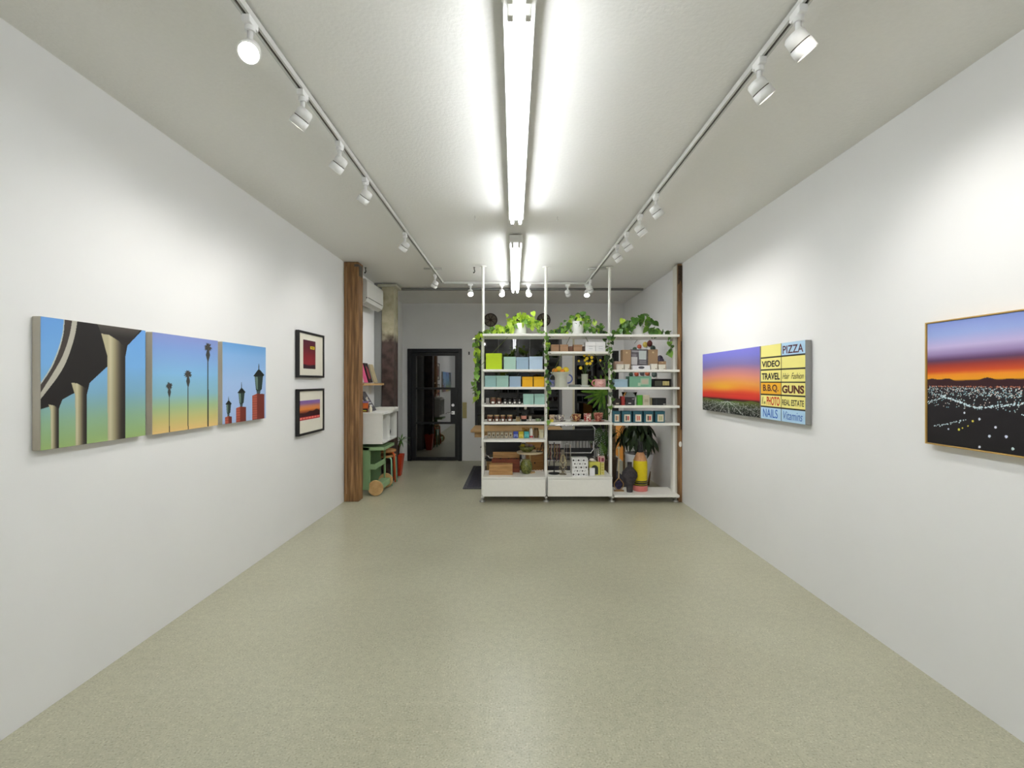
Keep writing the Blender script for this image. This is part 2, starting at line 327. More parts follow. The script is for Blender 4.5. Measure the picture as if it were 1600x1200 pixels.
tg = [(2.1,1.9,1.6), (2.1,2.2,1.6), (2.1,3.8,1.5), (2.1,4.2,1.5), (2.1,4.7,1.5), (2.1,5.1,1.5), (1.7,7.6,1.2)]
names = ['white track spotlight nearest the camera on the right track', 'second white spotlight from the front on the right track', 'third spotlight from the front on the right track, first of the close row of four', 'fourth white spotlight from the front on the right track', 'fifth white spotlight from the front on the right track', 'sixth white spotlight from the front on the right track', 'small white spotlight near the far end of the right track']
for y, g, n in zip(ycs, tg, names): spot(1.115-.005*y, y, g, n)
for px, g, n, br in ((735,(-.4,5.6,1.4),'leftmost spotlight on the cross track above the black door side',1),(784,(0,5.6,1.0),'lit cross track spotlight just left of the far fluorescent tube',1),(826,(.4,5.5,1.0),'lit cross track spotlight just right of the far fluorescent tube',1),
                (887,(1.6,8.3,1.2),'unlit looking cross track spotlight turned away, right of the middle pole',0),(917,(.9,6.0,1.4),'bright spotlight at the right end of the cross track',1)):
    spot(PX(px,7.04), 7.04, g, n, bright=bool(br), cross=True, watt=8 if br else 26)
for x, g, n in ((-1.08,(-.1,5.8,1.1),'added unseen white spotlight on the left track aimed at the shelving, behind the photo edge'),(1.12,(1.2,5.8,1.1),'added unseen white spotlight on the right track aimed at the shelving, behind the photo edge')):
    spot(x, 1.0, g, n, watt=70, beam=48)  # extra spots out of view, added as front light for the shelves
solo('ceiling_conduit', MB().box(PX(622,7.5), XR(7.5)-.04, -.018, .018, -.035, -.004), M('dull_conduit', (120,120,116), .5, .3), 'thin grey metal conduit crossing the ceiling behind the cross track', 'conduit', (0, 7.5, EYE+1.478))
for k, (px, py, lab) in enumerate(((571,405,'small black hook in the ceiling beside the left timber post'), (741,415,'small black hook in the ceiling left of the first shelving pole'))):
    y = 6.2 if k == 0 else 6.15; x = PX(px, y); cz = CZ(x, y)
    solo('ceiling_hook', MB().tube([(0,0,0),(0,0,-.03),(.008,0,-.05),(.003,-.012,-.07),(-.008,0,-.075),(-.01,0,-.06)], .006).box(-.012,.012,-.012,.012,-.004,0), BLACK, lab, 'hook', (x, y, cz))

for px, l in ((742,'tiny hook screw in the ceiling left of the gap between the two fluorescent lights'),(871,'tiny hook screw in the ceiling right of the gap between the two fluorescent lights')):
    x = PX(px, 4.25); solo('screw_hook', MB().tube([(0,0,0),(0,0,-.02),(.006,0,-.03),(0,0,-.038),(-.005,0,-.032)], .0022, 6), CHROME, l, 'hook', (x, 4.25, CZ(x,4.25)))
# ---------------------------------------------------------------- shelving
SF, SB = 5.80, 6.25
bays = [(PX(754,SF), PX(852.7,SF)), (PX(856,SF), PX(957,SF)), (PX(960,SF), PX(1062,SF))]
SZ = [[2.085,1.649,1.432,1.216,1.002,.785], [2.085,1.868,1.429,.997], [2.076,1.645,1.430,1.204,.987,.107]]
sh = E('shelving_unit', 'tall white open shelving unit of three bays on poles to the ceiling', 'shelf', (.8, 6.0, 0))
ox, oy = .8, 6.0
for bi, ((x0, x1), zs_) in enumerate(zip(bays, SZ)):
    for z in zs_:
        part('shelf', MB().box(x0-ox, x1-ox, SF-oy, SB-oy, z-.028, z), SHELFW, sh, .003)
    if bi < 2:
        d = part('drawer_unit', MB().box(x0-ox, x1-ox, SF+.012-oy, SB-oy, .089, .305).box(x0-ox, x1-ox, SF-oy, SB-oy, .307, .327), SHELFW, sh, .002)
        part('drawer_front', MB().box(x0+.004-ox, x1-.004-ox, SF-.006-oy, SF+.011-oy, .092, .302), SHELFW, d, .002)
for i, x in enumerate((-.393, .402, 1.219, 2.018)):
    top = CZ(x, 6.0) if i < 3 else 2.076
    u = part('upright', MB().box(x-.0165-ox, x+.0165-ox, -.04, .04, .03, 2.09 if i < 3 else 2.05), SHELFW, sh, .003)
    part('levelling_foot', MB().lathe([(.036,0),(.04,.014),(.014,.024),(.01,.062)], 16, (x-ox, -.09, 0)), M('foot_steel', (190,190,186), .3, .6), u)
    if i < 3:
        part('ceiling_pole', MB().cyl((x-ox,.06,2.085),(x+(.012 if i else -.004)-ox,.09,top-.006),.0175,seg=16), SHELFW, sh)
        part('ceiling_flange', MB().lathe([(.045,-.012),(.045,-.002)],20,(x+(.012 if i else -.004)-ox,.09,top)), SHELFW, sh)
    part('bracket', MB().box(x-.0125-ox, x+.0125-ox, -.16, .2, .062, .075), SHELFW, u)

# ---- generic shelf goods
def zb(bay, k): return SZ[bay][k]
def box(nm, label, x0, x1, yt, z, Yf=5.86, dep=.15, col=(200,200,200), lid=None, group=None, cat='box', rough=.6, lidh=.25, seam=True, yb=None):
    X0, X1 = PX(x0, Yf), PX(x1, Yf); Z1 = PZ(yt, Yf); h = max(.02, Z1-z); w_ = (X1-X0)/2-.001
    t = E(nm, label, cat, ((X0+X1)/2, Yf, z), 0, group)
    m = M('carton_%d_%d_%d' % col, col, rough, var=.03, scale=60)
    if seam:
        part('body', MB().box(-w_, w_, .0015, dep-.0015, 0, h*(1-lidh)), m, t, .0015)
        part('lid', MB().box(-w_-.0012, w_+.0012, 0, dep, h*(1-lidh)+.0008, h), lid or m, t, .0015)
    else: part('body', MB().box(-w_, w_, 0, dep, 0, h), m, t, .002)
    t['h'] = h; t['w'] = w_; return t
def lab(t, x0, x1, z0, z1, col=(232,228,215), name='label', y=-.002):   # fractions of half width / height
    w_, h = t['w'], t['h']
    return part(name, MB().box(-w_+2*w_*x0, -w_+2*w_*x1, y-.0006, y+.0012, h*z0, h*z1), M('print_%d_%d_%d' % col, col, .7, var=.02), t)
def jar(nm, label, x0, x1, yt, z, Yf=5.9, body=(70,38,22), lidc=(150,130,95), lbl=True, group=None, cat='jar', glass=True, lidm=.8):
    X0, X1 = PX(x0, Yf), PX(x1, Yf); r = (X1-X0)/2; h = PZ(yt, Yf)-z
    t = E(nm, label, cat, ((X0+X1)/2, Yf+r, z), 0, group)
    part('body', MB().lathe([(r*.9,0),(r,.004),(r,h*.76),(r*.94,h*.80)], 18), M('jar_%d_%d_%d' % body, body, .12 if glass else .5, var=.05, coat=.5 if glass else 0), t)
    if lidc: part('lid', MB().lathe([(r*.97,h*.80),(r*.99,h*.82),(r*.99,h*.98),(r*.9,h)], 18), M('lid_%d_%d_%d' % lidc, lidc, .35, lidm, var=.03), t)
    if lbl:
        v = []; n = 8
        for i in range(n+1):
            a = -math.pi/2+(i/n-.5)*.95; v += [((r+.001)*math.cos(a), (r+.001)*math.sin(a), h*.12), ((r+.001)*math.cos(a), (r+.001)*math.sin(a), h*.40)]
        part('label', MB().add(v, [(2*i, 2*i+2, 2*i+3, 2*i+1) for i in range(n)], True), LABELW, t)
    return t
# bay 1
z = zb(0,1)
box('storage_box', 'lime green square box, the tallest on the second shelf', 759, 784, 552, z, 5.86, .22, (186,214,20))
box('storage_box', 'pale mint box right of the lime green box', 787, 806, 557.5, z, 5.90, .18, (172,206,192))
box('storage_box', 'grey blue box between the mint box and pale blue box', 806.6, 826, 558, z, 5.90, .18, (158,184,204))
box('storage_box', 'pale blue box at the right end of the lime box shelf', 827, 848, 557, z, 5.88, .18, (184,206,226))
z = zb(0,2)
box('storage_box', 'pale aqua box at the left end of the orange box shelf', 757.5, 775, 587, z, 5.86, .17, (150,190,188))
box('storage_box', 'mint green box second from left on the orange box shelf', 775.6, 794.5, 587, z, 5.86, .17, (160,198,186))
box('storage_box', 'powder blue box beside the two orange boxes', 796, 814, 588, z, 5.87, .17, (160,184,208))
box('storage_box', 'left one of the two orange boxes', 816, 832.5, 588.6, z, 5.86, .16, (238,178,14))
box('storage_box', 'right one of the two orange boxes, against the pole', 834, 850.5, 588.6, z, 5.86, .16, (240,184,20))
tray = E('glass_bowl', 'clear shallow glass dish peeking out behind the orange boxes', 'bowl', (PX(800,6.12), 6.13, z))
part('bowl', MB().lathe([(.03,0),(.035,.006),(.09,.17),(.086,.17),(.03,.012)], 20), M('smoky_glass', (160,175,180), .05, var=0, trans=.9), tray)
z = zb(0,3)
box('storage_box', 'small grey box at the left end of the dark candle shelf', 759, 764, 622, z, 5.9, .06, (150,146,142), seam=False)
jar('candle_jar', 'wide amber glass candle jar beside small grey box', 765.5, 775, 621, z, 5.88, (96,50,28), (120,96,70))
jar('candle_jar', 'second amber glass candle jar, right of the wide one', 776, 783.5, 621.5, z, 5.9, (84,44,26), (104,84,62))
for k, (a, b_, nm) in enumerate(((786,792.5,'first'),(793.3,799.8,'second'),(801,807.3,'third'),(808.5,815,'fourth'))):
    jar('candle_jar', nm+' of four black candle tins with white labels', a, b_, 622, z, 5.9, (26,24,24), (40,38,38), group='black candle tins')
box('storage_box', 'left mint green cube box at the right end of the dark candle shelf', 817.5, 834, 615.7, z, 5.86, .13, (160,200,188))
box('storage_box', 'right mint green cube box at the right end of the dark candle shelf', 835, 851, 615.7, z, 5.86, .13, (162,202,190))
z = zb(0,4)
for a, b_, nm in ((761,770,'leftmost'),(772,780.5,'second'),(782,789.5,'third'),(792,801,'rightmost')):
    jar('candle_jar', nm+' of the four amber candle jars with cream lids', a, b_, 648.5, z, 5.87, (92,44,18), (178,150,112), group='amber candle jars', lidm=.3)
jar('candle_jar', 'small tan round jar right of the four amber candles', 806, 813, 651, z, 5.9, (150,130,92), (120,104,76), lbl=False, glass=False, lidm=0)
t = E('glass_bottle', 'black bottle with pink label and a small white flower', 'bottle', (PX(818.5,5.9), 5.93, z))
part('body', MB().lathe([(.03,0),(.034,.004),(.034,.085),(.016,.105),(.013,.13),(.015,.135)], 18), M('black_glass', (14,14,15), .1, var=0), t)
part('label', MB().lathe([(.0347,.03),(.0347,.07)], 18), M('pink_label', (206,140,120), .6), t)
fl = MB(); fl.tube([(0,0,.13),(.012,0,.155),(.02,-.005,.165)], .0015, 6)
part('stem', fl, M('stem_green', (60,86,40), .6), t); fl = MB()
for k in range(6): fl.ell((.022+.010*math.cos(k), -.006, .165+.01*math.sin(k)), .009,.004,.009, 8, 5)
part('petals', fl, LABELW, t)
jar('glass_bottle', 'small clear pale bottle right of the black bottle', 826, 831, 650, z, 5.92, (170,168,150), (150,140,120), cat='bottle')
jar('cup', 'small sage green jar near the right end of the amber candle shelf', 837, 844, 653, z, 5.92, (120,136,100), None, lbl=False, cat='cup', glass=False)
jar('cup', 'tiny dark green jar beside the pole on the amber candle shelf', 845.5, 850, 651, z, 5.92, (36,52,30), (40,50,36), lbl=False, cat='jar', glass=False)
z = zb(0,5); Yt = 5.975
for k, n in enumerate(('first','second','third','fourth','fifth','sixth')):
    t = box('tea_tin', n+' from the left in the row of small beige printed boxes', 761.5+k*6.7, 767.3+k*6.7, 674.5, z, Yt, .05, (158,146,120) if k % 2 else (148,134,110), group='beige printed boxes')
    lab(t, .12,.88,.12,.8,(196,188,166)); lab(t, .3,.7,.3,.62,(90,78,60),'print',-.0032)
for a, b_, c1, c2, l in ((802,809.6,(64,84,178),(176,190,232),'small blue patterned box in the row of beige boxes'),(810.4,818,(206,190,40),(240,226,120),'small yellow box between blue and teal ones'),(819,826.6,(70,178,178),(130,214,210),'small teal box beside the white bottle')):
    t = box('soap_box', l, a, b_, 674.5, z, Yt, .045, c1)
    for q in range(3): lab(t, .12+.3*q,.3+.3*q,.15+.1*(q % 2),.62,c2,'print')
t = E('pump_bottle', 'white bottle with a red band at its foot, beside the teal box', 'bottle', (PX(830,6.0), 6.0, z))
part('body', MB().lathe([(.02,0),(.0225,.003),(.0225,.10),(.014,.115),(.010,.12)], 18), LABELW, t); part('red_band', MB().lathe([(.0232,.006),(.0232,.028)],18), M('red_print', (186,52,64), .5), t)
part('cap', MB().lathe([(.010,.12),(.011,.14)],14), M('cap_grey', (180,176,168), .5), t)
jar('glass_bottle', 'round brown glass bottle between white bottle and cream box', 834.5, 841.5, 669, z, 5.99, (122,96,62), (90,74,50), lbl=False, cat='bottle')
box('soap_box', 'cream upright box at the right end of the beige box row', 842.5, 849.5, 671.5, z, 5.98, .05, (208,202,170))
t = E('dried_flowers', 'bunch of dried orange and yellow flowers behind the teal box', 'flowers', (PX(822,6.12), 6.12, z))
mb = MB(); mp_ = MB()
for k in range(26):
    a = R.uniform(0, 6.28); r = R.uniform(.01,.055); h = R.uniform(.07,.115); mb.tube([(0,0,0),(r*math.cos(a)*.5,r*math.sin(a)*.3,h*.6),(r*math.cos(a),r*math.sin(a)*.4,h)], .0015, 5)
    mp_.ell((r*math.cos(a),r*math.sin(a)*.4,h), .011,.008,.009, 8, 5)
part('stems', mb, M('dry_stem', (150,120,70), .8), t); part('flower_heads', mp_, M('dry_orange', (214,150,70), .7, rgb2=(224,190,110), scale=60, var=.2), t, kind='stuff')
# on drawer tops
zd = .327
def wood(nm, c1, c2, sc=5, st=(1,14,14), r=.5): return M(nm, c1, r, rgb2=c2, scale=sc, stretch=st, detail=5)
BW = wood('brown_box_wood', (192,150,96), (160,118,70)); RW = wood('red_brown_wood', (134,66,40), (104,48,28))
t = E('wooden_box', 'closed light brown wooden box in front on the drawer top', 'box', (PX(782.5,5.94), 5.94, zd))
part('body', MB().box(-.148,.148,0,.15,0,.044), BW, t, .002); part('tray', MB().box(-.147,.147,.001,.149,.046,.086), BW, t, .002); part('lid', MB().box(-.148,.148,0,.15,.088,.128), BW, t, .002)
t = E('wooden_box', 'open red brown wooden box with raised lid, behind the closed one', 'box', (PX(789,6.1), 6.11, zd))
part('body', MB().box(-.17,.19,0,.012,0,.17).box(-.17,.19,.10,.11,0,.17).box(-.17,-.16,.012,.10,0,.17).box(.18,.19,.012,.10,0,.17).box(-.16,.18,.012,.1,.12,.13), RW, t, .002)
part('lid', MB().box(-.16,.19,.09,.105,.172,.25), BW, t, .002)
mb = MB()
for k in range(9): mb.ell((-.13+.035*k, .05, .145+.01*(k % 3)), .014,.02,.014, 8, 5)
part('figurines', mb, M('dark_trinket', (60,40,30), .5, var=.3), t, kind='stuff')
t = E('ceramic_vase', 'squat textured green ceramic vase on the left drawer unit', 'vase', (PX(822.5,5.97), 6.04, zd))
GV = M('green_glaze', (120,124,58), .25, rgb2=(62,70,28), scale=55, var=.3, bump=.8)
part('body', MB().lathe([(.04,0),(.05,.004),(.072,.045),(.078,.085),(.072,.13),(.052,.158),(.05,.172),(.044,.172),(.045,.155)], 28), GV, t)
part('rim', MB().lathe([(.044,.168),(.052,.17),(.053,.178),(.044,.178)], 28), M('rim_glaze', (150,152,100), .3), t)
for k in range(4):
    solo('seashell', MB().ell((0,0,.009), .014,.012,.009, 10, 6).ell((.012,.003,.007),.006,.006,.006,8,5), M('shell_pink', (190,150,135), .5, rgb2=(230,220,205), scale=80), ('first','second','third','last')[k]+' small shell in the row to the right of the green vase', 'shell', (PX(835+4.2*k, 6.18), 6.19, zd), k*.9, 'small shells')
t = E('cake_stand', 'pale round wooden stand carrying the green fruit bowl', 'stand', (.205, 6.1, zd))
part('foot', MB().lathe([(.07,0),(.07,.008),(.022,.02),(.016,.05),(.014,.235),(.03,.247)], 20), WOODL, t); part('plate', MB().lathe([(.15,.247),(.168,.252),(.168,.27),(.16,.27)], 36), M('pale_plate', (206,190,158), .5), t)
t = E('fruit_bowl', 'mottled green bowl on the round wooden stand', 'bowl', (.165, 6.08, zd+.27))
part('bowl', MB().lathe([(.05,0),(.085,.03),(.105,.075),(.10,.075),(.08,.035),(.02,.02)], 28), GV, t)
for k, (dx, dz, c_, l) in enumerate(((-.05,.085,(214,196,60),'yellow wrapped soap in the green bowl, left'),(.0,.09,(190,170,150),'pale pink soap in the middle of the green bowl'),(.05,.083,(170,140,150),'mauve stone at the right of the green bowl'))):
    solo('bowl_ornament', MB().ell((0,0,0), .032,.03,.022, 12, 7), M('orn_%d' % k, c_, .5, var=.2), l, 'ornament', (.165+dx, 6.07, zd+.27+dz-.004), k)
t = E('wire_sculpture', 'black wire sculpture on the right part of the round stand', 'sculpture', (.325, 6.06, zd+.27))
part('wire', MB().tube([(-.035,0,.005),(-.02,0,.05),(.01,.01,.035),(.03,0,.09),(.04,0,.14),(.035,.01,.05),(.0,0,.005)], .005, 6).tube([(-.03,0,.006),(.04,0,.006)], .005, 6), BLACK, t)

# bay 2
z = zb(1,1)
for a, b_, yt, c_, l in ((861,873.7,538.3,(164,128,96),'first small kraft box on the narrow shelf under the middle plant'),(874.8,888,538.3,(166,130,98),'second small kraft box from the left under the middle plant'),(888.8,895,541,(112,76,58),'small dark brown box between kraft boxes'),(896,910,538.5,(160,124,92),'third small kraft box, left of the white boxes'),(910.6,914.3,541,(84,66,58),'narrow dark box wedged beside the white boxes')):
    box('kraft_box', l, a, b_, yt, z, 5.88, .1, c_)
for a, b_, l in ((915,930.4,'left white carton on the narrow shelf under the middle plant'),(930.8,946,'right white carton on the narrow shelf under the middle plant')):
    t = box('white_carton', l, a, b_, 534.2, z, 5.84, .13, (236,236,236), lidh=.42)
    lab(t, .3,.72,.52,.56,(196,196,198),'print',-.003); lab(t, .3,.72,.28,.31,(150,152,160),'print')
z = zb(1,2); Yv = 5.95
t = E('ceramic_vase', 'large ribbed pale vase with flared rim and blue handles, holding citrus', 'vase', (PX(877,Yv), Yv+.06, z))
RB = M('pale_ribbed_glaze', (196,200,184), .35, var=.05)
v = []; f = []; prof = [(.078,0),(.08,.005),(.072,.02),(.073,.12),(.085,.145),(.125,.175),(.132,.188),(.126,.19),(.09,.16),(.02,.14)]
seg = 64
for r, zz in prof:
    for k in range(seg):
        a = 2*math.pi*k/seg; rr_ = r*(1+(.03 if (k % 4) < 2 and .01 < zz < .14 else 0)); v.append((rr_*math.cos(a), rr_*math.sin(a), zz))
for i in range(len(prof)-1):
    for k in range(seg): f.append((i*seg+k, i*seg+(k+1) % seg, (i+1)*seg+(k+1) % seg, (i+1)*seg+k))
part('body', MB().add(v, f, True), RB, t)
for s in (-1, 1):
    part('handle', MB().tube([(s*(.085+.06*math.sin(a)), 0, .105-.055*math.cos(a)) for a in [math.pi*i/10 for i in range(11)]], .009, 10), M('blue_glaze', (84,100,168), .3), t, label='blue curved handle')
for dx, dy, dz, r, c_, nm, l in ((-.078,-.02,.205,.036,(236,150,30),'orange','orange at the left edge of the ribbed vase'),(-.025,.0,.23,.038,(252,220,60),'lemon','yellow lemon on top of the pile in the ribbed vase'),(.06,-.02,.217,.042,(252,224,64),'lemon','large yellow lemon at the right edge of the ribbed vase'),(.015,-.055,.20,.03,(232,140,40),'orange','small orange in front between the lemons')):
    t = E(nm, l, 'fruit', (PX(877,Yv)+dx, Yv+.06+dy, z+dz))
    part('rind', MB().ell((0,0,0), r, r, r*.88, 18, 10), M(nm+'_rind_%d' % c_[1], c_, .45, var=.05, scale=120, bump=.2), t)
    part('stem_end', MB().ell((0,0,r*.87), .005,.005,.003, 8, 4), M('rind_green', (110,120,50), .6), t)
t = E('cup', 'blue striped cup half hidden behind the ribbed vase', 'cup', (PX(862.5,6.12), 6.15, z))
part('body', MB().lathe([(.03,0),(.036,.004),(.038,.09),(.035,.09),(.03,.01)], 24), M('blue_stripe', (120,124,170), .35, rgb2=(180,184,206), scale=40, stretch=(.1,.1,3)), t)
part('handle', MB().tube([(-.036-.022*math.sin(a), 0, .045-.028*math.cos(a)) for a in [math.pi*i/8 for i in range(9)]], .004, 8), M('blue_glaze', (84,100,168), .3), t)
t = E('tray', 'grey rectangular dish lying between ribbed vase and flower vase', 'tray', (PX(898,6.05), 6.05, z))
part('dish', MB().box(-.07,.07,-.05,.06,0,.008).box(-.07,.07,-.05,-.044,.008,.03).box(-.07,.07,.054,.06,.008,.03).box(-.07,-.064,-.044,.054,.008,.03).box(.064,.07,-.044,.054,.008,.03), M('grey_dish', (128,134,126), .4), t, .002)
t = E('dish', 'pale ceramic shell dish in front of the flower vase', 'dish', (PX(915,5.87), 5.9, z))
part('bowl', MB().lathe([(.03,0),(.045,.006),(.066,.022),(.062,.024),(.03,.009)], 24, sy=.7), M('pale_glaze', (206,212,206), .3), t)
t = E('flower_vase', 'tall slim grey green vase of yellow flowers', 'vase', (PX(914.5,5.97), 6.02, z))
part('body', MB().lathe([(.052,0),(.05,.012),(.038,.025),(.040,.06),(.042,.15),(.045,.165),(.041,.165),(.036,.06)], 26), M('celadon', (176,182,162), .35, var=.08), t)
mb = MB(); leafs = MB(); heads = []
for (fx, fy, fr_) in ((913,555.6,.017),(917,560,.022),(924.5,558.5,.02),(920,554.5,.014),(904.3,564,.014),(917,568,.02),(922,568,.02),(907.2,575,.021),(938,563,.014),(925,564,.016),(914,563,.016)):
    q = P(fx, fy, 6.0)-Vector((PX(914.5,5.97), 6.02, z)); heads.append((q, fr_)); mb.tube([(0,0,.12),(q.x*.35, q.y*.3, .12+(q.z-.12)*.55), tuple(q)], .0022, 6)
part('stems', mb, M('stem_green', (60,86,40), .6), t)
for q, fr_ in heads:
    fm_ = MB(); fm_.ell(tuple(q), fr_*.55, fr_*.4, fr_*.5, 10, 6)
    for k in range(9):
        a = 2*math.pi*k/9; fm_.ell((q.x+fr_*.62*math.cos(a), q.y-.002, q.z+fr_*.62*math.sin(a)), fr_*.42, fr_*.25, fr_*.42, 8, 5)
    part('flower', fm_, M('flower_yellow', (252,226,50), .5, rgb2=(236,196,36), scale=90), t)
# leaf meshes
def leaf_mesh(name, L=.06, W=.05, fold=.15, heart=True):
    pts = [(0,0),(.28,.14),(.46,.02) if heart else (.3,.1),(.5,.3),(.42,.55),(.25,.8),(.0,1.0)] if heart else [(0,0),(.22,.12),(.42,.35),(.45,.55),(.3,.8),(0,1.0)]
    if heart: pts = [(0,.1),(.2,-.02),(.42,.08),(.5,.3),(.42,.56),(.22,.82),(0,1.05)]
    n = len(pts); mid = [(0, L*(.1+.95*i/(n-1)), -0.0) for i in range(n)]
    v = [(0, p[1]*L if i in (0,) else L*(pts[0][1]+(pts[-1][1]-pts[0][1])*i/(n-1)), -.12*L*(i/(n-1))**2) for i, p in enumerate(pts)]
    for s in (-1, 1): v += [(s*p[0]*W, p[1]*L, fold*abs(p[0])*W-.12*L*max(0,p[1])**2) for p in pts[1:-1]]
    f = []; m_ = n-2
    for s, off in ((1, n+m_), (-1, n)):
        for i in range(n-1):
            a, b2 = i, i+1
            c2 = off+i if i < m_ else None; d2 = off+i-1 if i > 0 else None
            q = [a, b2]+([c2] if c2 is not None else [])+([d2] if d2 is not None else [])
            if len(q) >= 3: f.append(tuple(q if s > 0 else q[::-1]))
    me = bpy.data.meshes.new(name); me.from_pydata(v, [], f); me.polygons.foreach_set('use_smooth', [True]*len(f)); me.update(); return me
def leafmat(name, c1, c2):
    m = M(name, c1, .42, rgb2=c2, scale=18, var=.2); bs = m.node_tree.nodes['Principled BSDF']; bs.inputs['Subsurface Weight'].default_value = 0.0; return m
LIME = leafmat('lime_leaf', (200,222,84), (160,196,56)); GRN = leafmat('green_leaf', (136,176,74), (98,144,52)); DGR = leafmat('deep_leaf', (92,136,56), (64,104,42)); DK = leafmat('dark_leaf', (46,68,36), (28,46,24))
LM = {}
def leaf(parent, p, size, m, az=None, tilt=None, heart=True):
    key = (m.name, heart, round(size, 2))
    if key not in LM:
        LM[key] = leaf_mesh('leaf', round(size, 2) or .01, (round(size, 2) or .01)*(.95 if heart else .3), heart=heart); LM[key].materials.append(m)
    o = bpy.data.objects.new('leaf', LM[key]); C.objects.link(o); o.parent = parent; o.location = Vector(p)-parent.location
    az = R.gauss(0, .75) if az is None else az; tilt = R.uniform(-1.75, -.35) if tilt is None else tilt
    o.rotation_euler = (tilt, R.uniform(-.5,.5), az); return o
def path(pts, n):
    pts = [Vector(p) for p in pts]; out = []
    L = [0]
    for a, b2 in zip(pts, pts[1:]): L.append(L[-1]+(b2-a).length)
    for i in range(n):
        s = L[-1]*(i+.5)/n
        for k in range(len(pts)-1):
            if s <= L[k+1] or k == len(pts)-2:
                out.append(pts[k].lerp(pts[k+1], (s-L[k])/max(1e-6, L[k+1]-L[k]))); break
    return out
STEM = M('vine_stem', (96,110,48), .6)
def hang_plant(label, pot_px, ptop, pw0, pw1, z, vines, bunch, lm, Yp=6.02, sizes=(.05,.07), potc=(238,238,234), vm=None):
    X = PX(pot_px, Yp-.05); h = PZ(ptop, Yp-.05)-z
    t = E('potted_vine', label, 'potted plant', (X, Yp, z))
    r0, r1 = pw0/2/F*Yp, pw1/2/F*Yp
    part('pot', MB().lathe([(r0*.95,0),(r0,.004),(r1,h),(r1*.92,h),(r1*.9,h*.85)], 28), M('pot_white', potc, .35, var=.02), t)
    part('soil', MB().lathe([(r1*.9,h*.84),(r1*.9,h*.86)], 24), M('soil', (52,38,28), .95, var=.3), t)
    o_ = Vector((X, Yp, z))
    for (px, py, Y, n, sp) in bunch:
        n = int(n*1.5)
        for k in range(n):
            q = P(px+R.gauss(0,sp), py+R.gauss(0,sp*.7), Y+R.uniform(-.06,.08))
            if q.z < z+.02: q.z = z+.02+R.uniform(0,.02)
            leaf(t, q, R.uniform(*sizes), R.choice(lm))
    for pts, n in vines:
        pp = [P(*p) for p in pts]; part('vine', MB().tube([p-o_ for p in ([Vector((X,Yp,z+h))]+pp)], .003, 6), STEM, t)
        for q in path(pp, n): leaf(t, q+Vector((R.uniform(-.024,.024), R.uniform(-.05,.01), R.uniform(-.015,.025))), R.uniform(*sizes), R.choice(vm or lm), tilt=R.uniform(-1.7,-.2))
    return t
hang_plant('lime green trailing vine in a white pot on the left bay top shelf', 813, 505, 18, 19, 2.085,
    [([(800,508,6.0),(785,515,5.95),(765,516,5.92),(750,520,5.9),(747,530,5.84),(746,560,5.83),(749,562,5.82)], 34), ([(757,517,5.9),(746,525,5.86),(744,550,5.84),(747,575,5.83),(744,600,5.83),(747,625,5.82)], 30), ([(830,508,6.0),(842,516,5.92),(853,520,5.86),(854,540,5.78),(851,560,5.77)], 7), ([(748,575,5.84),(741,590,5.83),(742,622,5.83),(744,628,5.82)], 12)],
    [(800,503,5.98,12,6),(812,499,6.02,14,8),(822,497,6.0,14,6),(834,503,5.97,20,6),(797,512,5.96,12,5),(783,511,5.95,12,5),(770,515,5.94,10,5),(815,500,6.1,10,8)], [LIME, LIME, LIME, GRN], sizes=(.05,.075), vm=[LIME, GRN, GRN, DGR])
hang_plant('green trailing vine in a white pot on the middle bay top shelf', 903, 502, 17, 22, 2.085,
    [([(893,505,6.0),(880,515,5.94),(866,517,5.9),(856,521,5.85),(853,535,5.77),(855,560,5.77),(854,590,5.77),(856,612,5.77)], 36), ([(918,505,6.0),(930,515,5.94),(945,517,5.88),(953,522,5.8),(955,540,5.77),(952,560,5.77),(956,585,5.77),(954,605,5.77)], 38), ([(954,600,5.77),(956,630,5.77),(952,650,5.77)], 5), ([(855,600,5.77),(857,635,5.77),(855,665,5.77)], 6), ([(944,520,6.15),(946,540,6.2),(944,560,6.2),(947,600,6.22)], 22)],
    [(904,493,6.0,10,4),(891,503,5.98,18,5),(918,505,5.96,16,6),(880,513,5.95,14,6),(934,514,5.94,16,7),(868,516,5.93,8,5),(912,497,6.05,8,6)], [GRN, GRN, DGR, DGR, LIME], sizes=(.045,.066), vm=[DGR, DGR, DK, GRN])
hang_plant('broad leaved trailing vine in a white pot on the right bay top shelf', 998, 506, 21, 15, 2.076,
    [([(985,505,6.0),(972,515,5.95),(962,519,5.88),(956,522,5.82)], 12), ([(1012,512,6.0),(1025,517,5.95),(1040,519,5.92),(1047,522,5.9),(1048,540,5.86),(1046,552,5.85)], 12)],
    [(976,506,5.97,12,4),(984,515,5.95,10,5),(1010,500,5.96,10,5),(998,499,5.95,6,5),(1018,515,5.94,8,4),(1030,518,5.94,5,4)], [GRN, DGR, DGR], sizes=(.06,.10))
t = bpy.data.objects['potted_vine.002']
leaf(t, P(1008,502,5.9), .14, DGR, az=-1.5, tilt=-.3); leaf(t, P(992,496,5.92), .11, DGR, az=3.0, tilt=-.9); leaf(t, P(1046,548,5.85), .09, GRN, az=.1, tilt=-1.5)
leaf(t, P(1008,494,5.95), .09, DGR, az=-.4, tilt=.6); leaf(t, P(974,498,5.95), .08, LIME, az=2.8, tilt=-1.0)
